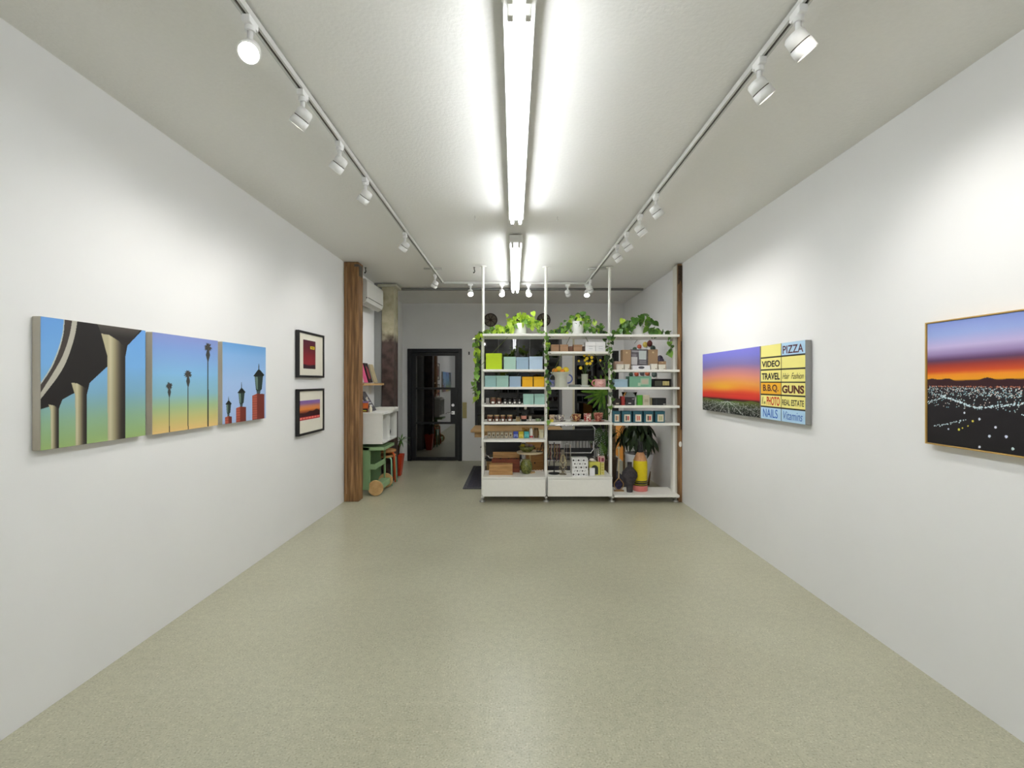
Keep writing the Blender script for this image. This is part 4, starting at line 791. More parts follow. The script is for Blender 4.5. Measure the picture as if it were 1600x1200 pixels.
def chair(label, x, y, rz, w_=.34, zt=.80, zm=.64, zl=.54, zk=.42):
    t = E('tubular_chair', label, 'chair', (x, y, .012), rz)
    for s in (-1, 1):
        part('frame', MB().tube([(s*w_,-.3,.02),(s*w_,.3,.02),(s*w_,.33,.04),(s*w_,.33,.5),(s*w_,.31,.53),(s*w_,-.28,.53),(s*w_,-.31,.5),(s*w_,-.31,.04),(s*w_,-.3,.02)], .012, 10), CHROME, t)
        part('armrest', MB().box(s*w_-.03,s*w_+.03,-.25,.25,.535,.545), LEA, t, .003)
    part('back_frame', MB().tube([(-w_+.06,-.25,zk+.10),(-w_+.04,-.24,zt+.02),(-w_+.08,-.25,zt+.06),(w_-.08,-.25,zt+.06),(w_-.04,-.24,zt+.02),(w_-.06,-.25,zk+.10),(w_-.10,-.255,zk+.05),(-w_+.10,-.255,zk+.05),(-w_+.06,-.25,zk+.10)], .011, 10), CHROME, t)
    part('backrest', MB().box(-w_+.05,w_-.05,-.262,-.25,zm,zt), LEA, t, .004)
    part('lower_backrest', MB().box(-w_+.05,w_-.05,-.24,-.23,zk,zl), LEA, t, .004)
    part('seat', MB().box(-w_+.03,w_-.03,-.2,.28,.36,.38), LEA, t, .006)
    return t
chair('black leather and chrome tube chair seen through the left bay', PX(787,7.05), 7.05, 0, .30, .62, .44, .40, .34)
chair('black leather and chrome tube chair seen through the middle bay', PX(889,7.0), 7.0, 0, .38)
t = E('wooden_cabinet', 'low light brown wooden cabinet behind the round wooden stand', 'cabinet', (.295, 6.72, .012)); w_ = .122
part('carcass', MB().box(-w_,w_,0,.3,0,.66), wood('cab_wood', (176,128,72), (150,104,56)), t, .003)
for k in range(3): d = part('drawer', MB().box(-w_+.008,w_-.008,-.014,-.0005,.03+.21*k,.22+.21*k), wood('cab_wood2', (190,142,84), (166,118,66)), t, .002); part('knob', MB().ell((0,-.02,.125+.21*k),.012,.01,.012), M('knob_dark', (60,44,30), .5), d)
t = E('radiator', 'pale ribbed radiator below the right back window', 'radiator', (PX(915,8.85), 8.86, .08))
for k in range(14): part('fin', MB().box(-.42+.06*k,-.37+.06*k,-.05,.05,0,.42), M('radiator_white', (176,178,176), .5), t, .006)
part('pipe', MB().box(-.42,.41,-.02,.02,.02,.05).box(-.42,.41,-.02,.02,.37,.40), M('radiator_white', (176,178,176), .5), t)
# monstera / fern behind bay 2
def frond_mesh(L, W, n=9):
    v = []; f = []
    for s in (-1, 1):
        for i in range(n):
            t0 = i/n; t1 = (i+.72)/n; wv = W*math.sin(math.pi*min(1,(t0*.85+.18)))
            b2 = len(v); v += [(0,L*t0,-.15*L*t0**2),(s*wv,L*(t0+.18),-.15*L*t0**2-.02),(s*wv*.95,L*(t0+.18+.5/n),-.15*L*t0**2-.02),(0,L*t1,-.15*L*t1**2)]
            f.append((b2,b2+1,b2+2,b2+3) if s > 0 else (b2+3,b2+2,b2+1,b2))
    b2 = len(v); v += [(-.004,0,.002),(.004,0,.002),(.003,L,-.15*L),(-.003,L,-.15*L)]; f.append((b2,b2+1,b2+2,b2+3))
    me = bpy.data.meshes.new('frond'); me.from_pydata(v, [], f); me.update(); return me
t = E('monstera_plant', 'tall split leaf plant in a wooden tub seen through the middle bay', 'potted plant', (1.37, 7.0, .012))
part('pot', MB().lathe([(.12,0),(.13,.01),(.16,.34),(.165,.36),(.15,.36),(.14,.30)], 26), wood('tub_wood', (110,92,74), (84,68,54), 12, (10,10,1)), t); part('soil', MB().lathe([(.145,.32),(.145,.33)],20), M('soil', (52,38,28), .95, var=.3), t)
fme = frond_mesh(.34, .13); fme.materials.append(leafmat('monstera_leaf', (112,158,44), (74,120,30)))
fme2 = frond_mesh(.26, .10); fme2.materials.append(leafmat('monstera_dark', (62,96,36), (38,66,24)))
mb = MB()
for k, (px, py, Y, az, ti, sc, me) in enumerate(((950,610,6.9,-2.4,-1.0,.9,fme2),(942,630,6.9,3.0,-1.3,.8,fme2),(930,640,6.95,2.2,-1.1,.8,fme2),(948,640,7.0,-2.6,-1.2,.8,fme2),(936,668,6.9,2.9,-1.2,.9,fme2),(946,672,6.85,-2.9,-1.0,.9,fme2),(926,672,6.95,2.0,-1.2,.8,fme2),(950,690,6.9,-2.7,-1.3,.7,fme2),(940,690,6.85,3.1,-1.3,.6,fme),(928,668,7.1,1.2,-.6,.8,fme2),(948,655,7.1,-2.0,-.9,.9,fme2))):
    q = P(px, py, Y); o = bpy.data.objects.new('leaf', me); C.objects.link(o); o.parent = t; o.location = q-t.location; o.rotation_euler = (ti, 0, az); o.scale = (sc,)*3
    lq = q-t.location; mb.tube([(0,0,.3),(lq.x*.4,lq.y*.3,.3+(lq.z-.3)*.6),tuple(lq)], .005, 6)
hl = MB(); c0 = P(944,613,6.62)-t.location
for k in range(11):
    a = math.radians(85+k*18.5); L_ = .33*(1-.3*abs(k-5)/5)+R.uniform(-.01,.01); d = Vector((math.cos(a), -.12, math.sin(a))); n_ = Vector((-math.sin(a), 0, math.cos(a)))
    hl.add([c0, c0+d*L_*.5+n_*.022, c0+d*L_*.9+n_*.014, c0+d*L_, c0+d*L_*.9-n_*.014, c0+d*L_*.5-n_*.022, c0+d*L_*.5+Vector((0,-.012,0))], [(0,6,1),(1,6,3,2),(6,5,4,3),(0,5,6)], True)
hl.add([c0+Vector((.05*math.cos(a),-.004,.05*math.sin(a))) for a in [2*math.pi*i/10 for i in range(10)]], [tuple(range(10))])
part('leaf', hl, leafmat('monstera_leaf', (112,158,44), (74,120,30)), t)
mb.tube([(0,0,.3),(c0.x*.3,c0.y*.5,.8),tuple(c0)], .006, 6)
part('stems', mb, STEM, t)
# dark plant in white planter behind bay 3
t = E('potted_palm', 'dark drooping leafy plant in a white conical planter behind the pencil vase', 'potted plant', (PX(1000,6.75), 6.8, .012))
part('planter', MB().lathe([(.10,.05),(.12,.06),(.205,.46),(.2,.46),(.17,.38)], 30), M('planter_white', (236,236,238), .4, var=.02), t)
part('stand', MB().tube([(-.13,-.02,.0),(-.15,-.02,.2)],.014,8).tube([(.13,-.02,.0),(.15,-.02,.2)],.014,8).tube([(0,.13,0),(0,.15,.2)],.014,8).lathe([(.11,.03),(.11,.05)],20), wood('stand_wood', (120,84,50), (96,64,36)), t)
part('soil', MB().lathe([(.17,.41),(.17,.42)],20), M('soil', (52,38,28), .95, var=.3), t)
lme = leaf_mesh('leaf', .26, .075, .2, False); lme.materials.append(DK); lme2 = leaf_mesh('leaf', .2, .07, .2, False); lme2.materials.append(leafmat('olive_leaf', (70,96,42), (44,66,28)))
mb = MB()
for k in range(185):
    a = R.uniform(0,6.283); rr_ = abs(R.gauss(0,.17)); h = .95-.8*rr_+R.uniform(-.16,.08)
    h = max(h, .64+R.uniform(0,.12))
    q = Vector((min(.12, rr_*math.cos(a)*1.15-.02), rr_*math.sin(a)*.8, h)); o = bpy.data.objects.new('leaf', lme if k % 6 else lme2); C.objects.link(o); o.parent = t; o.location = q
    o.rotation_euler = (R.uniform(-1.7,-.7), R.uniform(-.4,.4), a-math.pi/2+R.uniform(-.5,.5)); o.scale = (R.uniform(.7,1.1),)*3
    if k % 6 == 0: mb.tube([(0,0,.4),(q.x*.5,q.y*.5,.4+(q.z-.4)*.7),tuple(q)], .004, 5)
part('stems', mb, STEM, t)
# leaning orange board in a frame; weak emission put in so it looks lit
t = E('wooden_crate', 'wooden frame with an amber board, its glow added, behind the pear shaped ornament', 'frame', (PX(968,7.3), 7.4, .012))
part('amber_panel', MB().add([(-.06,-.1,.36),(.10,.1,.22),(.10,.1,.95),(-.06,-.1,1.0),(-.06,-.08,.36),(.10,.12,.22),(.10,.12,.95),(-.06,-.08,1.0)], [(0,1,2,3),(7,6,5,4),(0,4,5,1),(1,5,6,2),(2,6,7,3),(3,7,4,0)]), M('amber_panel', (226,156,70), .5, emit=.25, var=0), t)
part('frame_board', MB().box(-.16,-.06,-.11,-.09,.0,1.0).box(.10,.13,.08,.12,0,.95), wood('crate_wood', (150,126,92), (120,98,70)), t, .003)
# wall discs
DM_ = M('dark_bronze', (62,48,40), .5, .4, var=.2)
for k, (px, py, l) in enumerate(((766.5,500,'round dark openwork wall disc left of the lime plant'),(811,502,'round dark openwork wall disc hidden behind the lime plant'),(849.5,500,'round dark openwork wall disc behind the middle pole'))):
    q = P(px, py, 8.93); t = E('wall_disc', l, 'wall ornament', (q.x, 8.93, q.z)); r = .12
    part('rim', MB().tube([(r*math.cos(a),0,r*math.sin(a)) for a in [2*math.pi*i/32 for i in range(33)]], .009, 8), DM_, t)
    for j in range(7): a = 2*math.pi*j/7+k*.5; part('spoke', MB().tube([(.02*math.cos(a),0,.02*math.sin(a)),(.07*math.cos(a+.3),0,.07*math.sin(a+.3)),(r*math.cos(a+.1),0,r*math.sin(a+.1))], .006, 6), DM_, t)
    part('hub', MB().ell((0,0,0), .035,.012,.025, 14, 7), DM_, t); part('backing', MB().lathe([(.115,0),(.115,.004)],32,mat=Matrix.Translation((0,.012,0)) @ Matrix.Rotation(math.pi/2,4,'X')), M('disc_back', (128,120,108), .7), t)
# coloured petals on the right wall
t = E('wall_flower_art', 'arrangement of coloured petal shapes on the right wall behind the kraft boxes', 'wall ornament', (XR(7.5)-.02, 7.5, 1.9))
for k, (px, py, c_, s2) in enumerate(((999,541.5,(190,90,70),.035),(1008,538.5,(206,184,90),.045),(1015,537,(96,42,40),.05),(1020,544,(54,74,66),.04),(1031,560,(74,68,86),.045),(1033,563,(90,84,104),.03),(986,585,(60,88,72),.04),(994.5,584,(206,96,64),.045),(1003,582.5,(110,110,116),.05),(1011.5,583,(220,120,84),.045),(1022,585,(96,112,108),.045),(992,545,(70,100,80),.03))):
    Y = (XR(7.5)-.03)*F/(px-CX); q = P(px, py, Y)-t.location; part('petal', MB().ell((q.x, q.y, q.z), .038, s2*1.15, s2, 12, 7), M('petal_%d' % k, c_, .6, var=.15, scale=60), t)
part('wire', MB().tube([(.0,-.3,-.3),(.0,-.45,-.05),(.0,-.3,.25),(.0,.1,.38),(.0,.6,.25)], .004, 6), M('dull_steel', (95,90,82), .5, .7), t)

# ---------------------------------------------------------------- paintings
def col_mesh(name, nu, nv, pos, colf, m, parent):
    u = np.linspace(0,1,nu); v = np.linspace(0,1,nv); U, V = np.meshgrid(u, v)
    co = pos(U.ravel(), V.ravel()); rgb = np.clip(colf(U, V), 0, 255)/255.0
    lin_ = np.where(rgb <= .04045, rgb/12.92, ((rgb+.055)/1.055)**2.4).reshape(-1, 3)
    i = np.arange(nu*nv).reshape(nv, nu); q = np.stack([i[:-1,:-1], i[:-1,1:], i[1:,1:], i[1:,:-1]], -1).reshape(-1, 4)
    me = bpy.data.meshes.new(name); me.vertices.add(nu*nv); me.vertices.foreach_set('co', co.ravel())
    me.loops.add(q.size); me.loops.foreach_set('vertex_index', q.ravel().astype(np.int32))
    me.polygons.add(len(q)); me.polygons.foreach_set('loop_start', np.arange(0, q.size, 4, dtype=np.int32)); me.polygons.foreach_set('loop_total', np.full(len(q), 4, np.int32))
    me.update(calc_edges=True)
    at = me.color_attributes.new('paint', 'FLOAT_COLOR', 'POINT'); at.data.foreach_set('color', np.concatenate([lin_, np.ones((len(lin_),1))], 1).ravel().astype(np.float32))
    return link(name, me, m, parent)
pm = bpy.data.materials.new('oil_paint'); pm.use_nodes = True; b = pm.node_tree.nodes['Principled BSDF']; b.inputs['Roughness'].default_value = .5; b.inputs['Specular IOR Level'].default_value = .3
a_ = pm.node_tree.nodes.new('ShaderNodeAttribute'); a_.attribute_name = 'paint'; pm.node_tree.links.new(a_.outputs['Color'], b.inputs['Base Color'])
nz = pm.node_tree.nodes.new('ShaderNodeTexNoise'); nz.inputs['Scale'].default_value = 220; bp = pm.node_tree.nodes.new('ShaderNodeBump'); bp.inputs['Strength'].default_value = .05; pm.node_tree.links.new(nz.outputs[0], bp.inputs['Height']); pm.node_tree.links.new(bp.outputs[0], b.inputs['Normal'])
class Canvas:
    def __init__(s, side, Xf, Ya, Yb, Z0, Z1): s.side, s.Xf, s.Ya, s.Yb, s.Z0, s.Z1 = side, Xf, Ya, Yb, Z0, Z1
    def uv(s, px, py):
        Y = s.Xf*F/(px-CX); Z = PZ(py, Y); u = (Y-s.Ya)/(s.Yb-s.Ya)
        return (u if s.side < 0 else 1-u, (Z-s.Z0)/(s.Z1-s.Z0))
    def conv(s, pts, zx, zy, k): return [s.uv(zx+a/k, zy+b2/k) for a, b2 in pts]
def grad(V, stops):
    xs = [a for a, _ in stops]; return np.stack([np.interp(V, xs, [c[i] for _, c in stops]) for i in range(3)], -1)
def inpoly(U, V, pts):
    m_ = np.zeros(U.shape, bool); n = len(pts)
    for i in range(n):
        x0, y0 = pts[i]; x1, y1 = pts[(i+1) % n]
        if y0 == y1: continue
        c_ = ((y0 > V) != (y1 > V)) & (U < (x1-x0)*(V-y0)/(y1-y0)+x0); m_ ^= c_
    return m_
def smooth_line(pts, n=8):      # catmull-rom
    out = []; p = [pts[0]]+list(pts)+[pts[-1]]
    for i in range(1, len(p)-2):
        for k in range(n):
            t_ = k/n; out.append(tuple(.5*((2*p[i][j])+(-p[i-1][j]+p[i+1][j])*t_+(2*p[i-1][j]-5*p[i][j]+4*p[i+1][j]-p[i+2][j])*t_**2+(-p[i-1][j]+3*p[i][j]-3*p[i+1][j]+p[i+2][j])*t_**3) for j in (0,1)))
    return out+[pts[-1]]
def fill(img, mask, c_):
    img[mask] = c_[mask] if isinstance(c_, np.ndarray) else c_
SIDE = M('raw_canvas_edge', (186,180,166), .8, rgb2=(172,164,146), scale=8, stretch=(1,1,.2), var=.1)
def canvas(label, side, Ya, Yb, Z0, Z1, colf, nu=230, nv=230, depth=.038, sidem=SIDE):
    Xw = max(XL(Ya),XL(Yb)) if side < 0 else min(XR(Ya),XR(Yb)); Xf = Xw-side*depth*1.0
    t = E('painting', label, 'painting', (Xw-side*.001, (Ya+Yb)/2, Z0))
    cv = Canvas(side, Xf, Ya, Yb, Z0, Z1); yo = (Ya+Yb)/2; xo = t.location.x
    x0, x1 = sorted((0, Xf-side*-.0005-xo)); 
    part('stretcher', MB().box(x0, x1, Ya-yo, Yb-yo, 0, Z1-Z0), sidem, t, .003)
    def pos(u, v):
        Y = (Ya+(Yb-Ya)*u) if side < 0 else (Yb-(Yb-Ya)*u)
        return np.stack([np.full_like(u, Xf-side*.0010-xo), (Y-yo)*.996, .001+v*(Z1-Z0-.002)], -1)
    col_mesh('painted_face', nu, nv, pos, lambda U, V: colf(cv, U, V), pm, t)
    return t, cv
def p_freeway(cv, U, V):
    img = grad(V, [(0,(150,176,112)),(.2,(138,172,140)),(.42,(124,170,196)),(.65,(118,172,224)),(1,(104,158,220))])
    k = lambda pts: cv.conv(pts, 30, 480, 5)
    o1 = smooth_line([(345,90),(335,200),(300,330),(240,470),(155,605)]); o2 = smooth_line([(352,90),(343,205),(309,335),(248,478),(150,625)])
    s1 = smooth_line([(412,95),(390,220),(340,370),(270,500),(150,690)]); s2 = smooth_line([(452,100),(430,230),(375,400),(300,540),(150,735)])
    deck = [(150,560)]+o1[::-1]+[(352,60),(1000,130),(962,178),(845,300),(835,350),(685,465),(550,590),(525,640),(430,670),(335,722),(308,790),(240,775),(150,803)]
    fill(img, inpoly(U, V, k(o1+[(150,803),(240,775),(308,790),(335,722),(430,670),(525,640),(550,590),(685,465),(835,350),(845,300),(962,178),(1000,130),(352,60)])), (34,31,30))
    cell = k(s1+s2[::-1]); fill(img, inpoly(U, V, k(o2+s1[::-1])), (66,58,54)); fill(img, inpoly(U, V, cell), (182,178,164)); fill(img, inpoly(U, V, k(o1+o2[::-1])), (188,190,182))
    for poly, xa, xb in (([(640,205),(700,215),(780,265),(800,290),(845,300),(830,380),(830,1080),(690,1080),(688,380)],690,830),([(405,590),(450,595),(520,632),(548,596),(525,690),(527,1120),(440,1120),(435,690)],436,527),([(225,760),(270,770),(300,790),(330,726),(306,800),(308,1150),(247,1150),(241,810)],242,308)):
        m_ = inpoly(U, V, k(poly)); ua = cv.uv(30+xa/5, 600)[0]; ub = cv.uv(30+xb/5, 600)[0]
        g = grad((U-ua)/(ub-ua), [(0,(178,170,138)),(.15,(196,188,156)),(.4,(150,142,112)),(.75,(58,52,46)),(1,(38,34,32))]); fill(img, m_, g)
    m_ = inpoly(U, V, k([(605,120),(955,165),(845,300),(800,290),(780,265),(700,215),(640,205)])); fill(img, m_, grad(V, [(.7,(46,42,40)),(.9,(40,36,35)),(1,(84,78,72))]))
    return img
def p_palms(cv, U, V):
    img = grad(V, [(0,(226,190,124)),(.12,(196,186,120)),(.25,(160,184,136)),(.38,(136,182,196)),(.6,(130,182,222)),(.85,(126,158,214)),(1,(132,146,204))])
    k = lambda pts: cv.conv(pts, 220, 500, 6)
    for cx, yc, y1, r, w_ in ((265,615,1070,32,4),(442,505,1045,36,4.5),(629,250,1015,40,6)):
        fill(img, inpoly(U, V, k([(cx-w_,yc),(cx+w_*.6,yc),(cx+w_,y1),(cx-w_*.8,y1)])), (38,40,36))
        sk = 155*r/40; fill(img, inpoly(U, V, k([(cx-8,yc+20),(cx-.5*r,yc+sk*.5),(cx,yc+sk),(cx+.5*r,yc+sk*.5),(cx+8,yc+20)])), (58,60,58))
        rr_ = random.Random(cx)
        for j in range(15):
            a = 2*math.pi*j/15+rr_.uniform(-.15,.15); L = r*rr_.uniform(.85,1.25); e = (cx+L*math.cos(a), yc-L*math.sin(a)*.95+(8 if math.sin(a) < 0 else 0)); n_ = (-math.sin(a)*7, -math.cos(a)*7)
            m2 = ((cx+e[0])/2, (yc+e[1])/2); fill(img, inpoly(U, V, k([(cx,yc),(m2[0]+n_[0],m2[1]+n_[1]),e,(m2[0]-n_[0],m2[1]-n_[1])])), (50,52,50) if j % 3 else (88,74,66))
    return img
def p_lamps(cv, U, V):
    img = grad(V, [(0,(166,190,230)),(.5,(160,190,232)),(.85,(132,178,228)),(1,(104,160,218))])
    k = lambda pts: cv.conv(pts, 220, 500, 6)
    for (cx, ytip, yr, wr, yb, wb, pt, pl_, pm2, pr_) in ((821,718,765,30,880,16,902,788,820,852),(943,585,650,38,790,20,812,893,930,985),(1106,410,480,52,668,28,690,1044,1088,1158)):
        s_ = wr/52
        fill(img, inpoly(U, V, k([(cx-3*s_,ytip),(cx+2*s_,ytip),(cx+5*s_,yr-10*s_),(cx-5*s_,yr-10*s_)])), (26,28,28))
        fill(img, inpoly(U, V, k([(cx-10*s_,yr-12*s_),(cx+12*s_,yr-12*s_),(cx+wr,yr+35*s_),(cx+wr*.75,yr+50*s_),(cx-wr*.8,yr+50*s_),(cx-wr,yr+45*s_)])), (22,26,24))
        fill(img, inpoly(U, V, k([(cx-wr*.75,yr+48*s_),(cx+wr*.75,yr+48*s_),(cx+wb,yb-20*s_),(cx+wb*.4,yb),(cx-wb*.7,yb),(cx-wb,yb-15*s_)])), (40,56,50))
        fill(img, inpoly(U, V, k([(cx-wr*.65,yr+52*s_),(cx-wr*.2,yr+52*s_),(cx-wb*.3,yb-14*s_),(cx-wb*.8,yb-22*s_)])), (112,136,124))
        fill(img, inpoly(U, V, k([(cx-wb*.8,yb),(cx+wb*.6,yb),(cx+wb*.3,pt+8),(cx-wb*.6,pt+8)])), (70,84,88))
        yb2 = 1000
        fill(img, inpoly(U, V, k([(pl_,pt+20*s_),(pm2,pt),(pm2,yb2),(pl_,yb2)])), (176,88,70)); fill(img, inpoly(U, V, k([(pm2,pt),(pr_,pt+4),(pr_,yb2),(pm2,yb2)])), (112,48,40))
        m_ = inpoly(U, V, k([(pl_,pt+20*s_),(pm2,pt),(pm2,yb2),(pl_,yb2)])) & ((np.floor(V*62) % 2) == 0); fill(img, m_, (150,74,60))
    return img
EXP = (189,)
canvas('square painting of a dark freeway overpass with round columns, left of the palm painting', -1, 2.10, 2.70, 1.192, 1.79, p_freeway, 260, 260)
canvas('square painting of three tall palm trees against a blue and gold sky', -1, 2.745, 3.355, 1.19, 1.788, p_palms)
canvas('square painting of three black lanterns on brick pillars', -1, 3.40, 3.995, 1.19, 1.787, p_lamps)
rs = np.random.RandomState(5)
def dots(img, U, V, pts, r, c_, asp=1.0):
    nv, nu = U.shape
    for (a, b2) in pts:
        i0 = int(b2*(nv-1)); j0 = int((a)*(nu-1)); R_ = max(1, int(r*nv)+1)
        for i in range(max(0,i0-R_), min(nv,i0+R_+1)):
            for j in range(max(0,j0-R_), min(nu,j0+R_+1)):
                if ((V[i,j]-b2)**2+((U[i,j]-a)*asp)**2) <= (r+.35/nv)**2: img[i,j] = c_
def p_sunset(cv, U, V):
    k = lambda pts: cv.conv(pts, 1090, 520, 8)
    W_ = V-.04*np.sin(U*3.0)*np.where(V > .3, 1, 0)
    img = grad(W_, [(0,(24,30,22)),(.2,(46,56,34)),(.222,(74,30,30)),(.25,(198,46,44)),(.32,(214,70,44)),(.38,(226,128,52)),(.45,(226,152,76)),(.56,(216,138,116)),(.66,(180,122,140)),(.75,(128,116,172)),(.88,(122,122,206)),(1,(128,126,220))])
    gl = np.exp(-(((U-.42)/.28)**2+((V-.42)/.07)**2))[..., None]; img = img*(1-gl*.75)+np.array((232,178,50))*gl*.75
    hz = .205+.012*np.sin(U*9)+.008*np.sin(U*23)
    g = V < hz; base = grad(V/.2, [(0,(20,24,20)),(.6,(40,50,34)),(1,(92,100,44))]); fill(img, g, base)
    gg = np.exp(-((U-.5)/.22)**2)[...,None]*np.clip(V/.2,0,1)[...,None]**2; img = np.where(g[...,None], img*(1-.5*gg)+np.array((90,140,70))*.5*gg, img)
    for sx in (-.55,-.3,-.12,0.02,.22,.5):
        for s_ in np.linspace(0,1,60):
            y = .19-.19*s_**1.3; x = .5+sx*s_*1.2+rs.uniform(-.003,.003)
            if 0 < x < 1: dots(img, U, V, [(x,max(0,y))], .003, (200,206,196), 2)
    pts = [(rs.uniform(0,1), .185*rs.uniform(0,1)**1.0) for _ in range(560)]
    for p_ in pts: dots(img, U, V, [p_], .0035, (170+rs.randint(60),)*3, 2)
    return img
YEL, BLU_, ORG = (242,232,140), (180,214,240), (238,176,48)
def p_signs(cv, U, V):
    img = np.zeros(U.shape+(3,)); img[:] = YEL; c_ = (U > .5); r = np.minimum(5, np.floor((1-V)*6)).astype(int)
    img[(r == 0) & c_] = BLU_; img[(r == 5)] = BLU_; img[(r == 3) & ~c_] = ORG
    bar = np.abs(((1-V)*6) % 1-0); bar = np.minimum(bar, 1-bar) < .055; bar &= (V > .02) & (V < .98); img[bar] = (40,36,34)
    img[np.abs(U-.5) < .009] = (40,36,34); return img
Xs = XR(4.2)
Yn, Ym, Yfar = 3.345, 3.948, 5.15
SG = M('silver_edge', (150,150,148), .6, var=.04)
t, cv = canvas('wide sunset cityscape panel joined left of the yellow sign panel on the right wall', 1, Ym+.0005, Yfar, 1.194, 1.794, p_sunset, 420, 230, .045, SG)
t, cv = canvas('square panel of yellow and blue shop signs reading VIDEO and PIZZA', 1, Yn, Ym-.0005, 1.194, 1.794, p_signs, 160, 260, .045, SG)
def text(s, u, v, wf, hf, m, shear=0, bold=0, font_space=1.0):
    cu = bpy.data.curves.new('lettering', 'FONT'); cu.body = s; cu.size = 1; cu.shear = shear; cu.offset = bold; cu.align_x = 'CENTER'; cu.align_y = 'CENTER'; cu.space_character = font_space
    tmp = bpy.data.objects.new('lettering', cu); C.objects.link(tmp); dg = bpy.context.evaluated_depsgraph_get(); me = bpy.data.meshes.new_from_object(tmp.evaluated_get(dg)); bpy.data.objects.remove(tmp)
    n = len(me.vertices); co = np.empty(n*3); me.vertices.foreach_get('co', co); co = co.reshape(-1,3)
    w0, w1 = co[:,0].min(), co[:,0].max(); h0, h1 = co[:,1].min(), co[:,1].max(); S = .603
    x = ((co[:,0]-(w0+w1)/2)/(w1-w0)*wf+u)*S; zz = ((co[:,1]-(h0+h1)/2)/(h1-h0)*hf+v)*.6
    out = np.stack([np.full(n, cv.Xf-.0022-t.location.x), (Ym-x)-t.location.y, zz], -1); me.vertices.foreach_set('co', out.ravel()); me.materials.clear(); me.materials.append(m); me.update()
    return link('lettering', me, m, t)
INK = M('sign_black', (40,34,30), .6, var=0); RED = M('sign_red', (204,62,40), .6, var=0); BRN = M('sign_brown', (96,50,36), .6, var=0); BLU = M('sign_blue', (62,108,190), .6, var=0); MAR = M('sign_maroon', (84,40,60), .6, var=0)
rv = lambda r: 1-(r+.5)/6
text('VIDEO', .25, rv(1)-.005, .44, .085, INK, bold=.03); text('TRAVEL', .25, rv(2)-.005, .44, .09, INK, bold=.03)
text('B.B.Q.', .25, rv(3), .38, .105, BRN, bold=.025); text('1', .05, rv(4), .035, .10, INK, .3, .02); text('HR', .105, rv(4)-.03, .05, .04, INK); text('PHOTO', .31, rv(4), .31, .115, RED, bold=.02)
text('NAILS', .24, rv(5), .36, .115, BLU, bold=.01); text('PIZZA', .75, rv(0)-.005, .43, .10, MAR, bold=.012)
text('Hair  Fashion', .75, rv(2)-.005, .44, .075, INK, .45, -.004); text('GUNS', .75, rv(3)-.005, .46, .10, BRN, bold=.045); text('REAL ESTATE', .75, rv(4)-.005, .45, .075, INK, bold=.012); text('Vitamins', .75, rv(5), .40, .105, BLU, .3)
# city night painting
def p_city(cv, U, V):
    W_ = V-.03*(U-.2)
    img = grad(W_, [(0,(27,25,27)),(.42,(30,26,30)),(.5,(50,26,36)),(.515,(48,22,30)),(.53,(222,150,28)),(.57,(226,140,34)),(.60,(198,76,34)),(.65,(150,54,48)),(.69,(92,62,96)),(.74,(150,130,176)),(.80,(190,176,216)),(.9,(150,166,218)),(1,(128,146,208))])
    sh_ = np.clip((U-.25)*1.6,0,1)[...,None]*np.clip((V-.8)/.2,0,1)[...,None]; img = img*(1-.3*sh_)+np.array((84,100,170))*.3*sh_
    m_ = V < .53+.012*np.sin(U*22)*np.sin(U*7)+.006*np.sin(U*60); m_ &= V > .475; fill(img, m_, (52,24,30))
    for n_, (a, b2), r, sp in ((700,(.40,.475),.0022,1),(260,(.3,.45),.0026,1)):
        for _ in range(n_):
            c_ = [(214,226,226),(180,214,222),(224,200,190),(150,190,200)][rs.randint(4)]; dots(img, U, V, [(rs.uniform(0,1), rs.uniform(a,b2))], r, c_, 1.5)
    for _ in range(260): x = rs.uniform(0,1); dots(img, U, V, [(x, .475+rs.uniform(-.004,.004))], .002, (196,120,90), 1.5)
    for x0, y0, x1, y1, n_, r in ((.08,.40,.28,.31,60,.005),(.28,.31,.55,.37,60,.005),(.50,.28,.85,.34,60,.004),(.05,.14,.22,.21,30,.004),(.62,.2,.9,.33,50,.004),(.0,.33,.12,.40,30,.004)):
        for q in np.linspace(0,1,n_): dots(img, U, V, [(x0+(x1-x0)*q+rs.uniform(-.01,.01), y0+(y1-y0)*q+rs.uniform(-.006,.008))], r*rs.uniform(.5,1), (206,226,232), 1.5)
    for a, b2, r, c_ in ((.35,.09,.009,(214,224,240)),(.30,.21,.008,(206,216,230)),(.265,.19,.007,(222,204,80)),(.19,.115,.008,(206,204,70)),(.30,.0,.008,(220,224,236)),(.22,.25,.007,(212,220,230)),(.43,.1,.009,(210,214,236)),(.46,.02,.009,(190,210,210)),(.13,.11,.006,(190,200,220)),(.38,.16,.007,(222,224,240)),(.55,.06,.006,(220,220,230)),(.7,.12,.007,(220,220,230)),(.24,.15,.004,(220,200,70)),(.21,.13,.004,(220,200,70))): dots(img, U, V, [(a, b2+.02)], r, c_, 1.5)
    return img
GF = M('gold_frame', (196,160,92), .35, .3, var=.05)
Xw = XR(1.95); t, cv = canvas('sunset over a night city in a thin gold frame at the right edge', 1, 1.49, 2.378, 1.195, 1.788, p_city, 430, 290, .038, GF)
yo = t.location.y; xf = cv.Xf-t.location.x; L = .444
part('frame', MB().box(xf-.006, 0, L+.0005, L+.008, -.007, .6).box(xf-.006, 0, -L-.008, -L-.0005, -.007, .6).box(xf-.006, 0, -L, L, -.007, -.0005).box(xf-.006, 0, -L, L, .5935, .6), GF, t, .001)
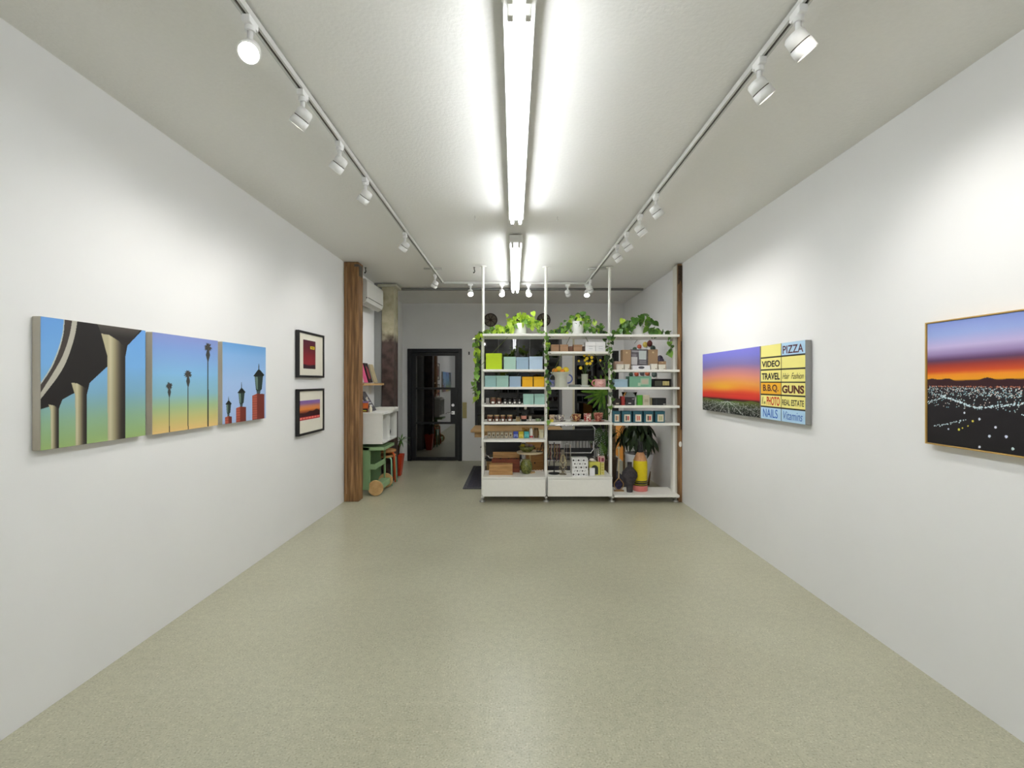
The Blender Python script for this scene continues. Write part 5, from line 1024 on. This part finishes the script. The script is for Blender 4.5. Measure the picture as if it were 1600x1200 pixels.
# framed prints
def framed(label, Z0, Z1, pic, Yp0, Yp1, Zp0, Zp1, nu, nv):
    Ya, Yb = 4.60, 5.222; Xw = XL(5.22); dep = .034; t = E('framed_print', label, 'framed picture', (Xw+.003, (Ya+Yb)/2, Z0)); yo = (Ya+Yb)/2; hw = (Yb-Ya)/2; h = Z1-Z0; fw = .022
    part('frame', MB().box(0,dep,-hw,-hw+fw,0,h).box(0,dep,hw-fw,hw,0,h).box(0,dep,-hw+fw,hw-fw,0,fw).box(0,dep,-hw+fw,hw-fw,h-fw,h), BLACK, t, .002)
    part('mat_board', MB().box(.004,.022,-hw+fw,hw-fw,fw,h-fw), M('mat_cream', (228,224,208), .8, var=.01), t)
    col_mesh('print', nu, nv, lambda u, v: np.stack([np.full_like(u,.0232), Yp0+(Yp1-Yp0)*u-yo, Zp0-Z0+v*(Zp1-Zp0)], -1), pic, pm, t)
def p_red(U, V):
    img = grad(V, [(0,(60,30,38)),(.1,(66,34,42)),(.16,(146,42,48)),(.45,(128,32,40)),(.75,(92,28,40)),(1,(80,30,50))]); img[V < .12+.03*np.sin(U*8+1)] = (50,30,38)
    m_ = (U > .56) & (U < .92) & (V > .70) & (V < .80); img[m_] = (222,204,40); m_ = (U > .62) & (U < .86) & (V > .735) & (V < .765); img[m_] = (120,90,30); return img
def p_strip(U, V):
    img = grad(V, [(0,(110,20,36)),(.05,(60,16,24)),(.3,(56,24,28)),(.42,(150,70,44)),(.55,(222,136,62)),(.7,(206,132,96)),(.85,(142,104,156)),(1,(120,88,158))])
    img[V < .40+.07*np.sin(U*5+4)+.03*np.sin(U*17)] = (58,24,28); m_ = V < .16; img[m_] = (176,36,56)
    m_ = (V > .05) & (V < .13) & ((U*7.3) % 1 > .2); img[m_] = (236,130,110); img[(V > .16) & (V < .19)] = (50,16,24); return img
framed('upper black framed print, a dark red square with tiny yellow sign', 1.540, 2.003, p_red, 4.72, 5.01, 1.63, 1.92, 120, 120)
framed('lower black framed print, a wide purple and orange sunset strip', .963, 1.424, p_strip, 4.625, 5.125, 1.112, 1.308, 160, 90)
for o in bpy.data.objects:
    for k_ in ('h', 'w'):
        if k_ in o: del o[k_]
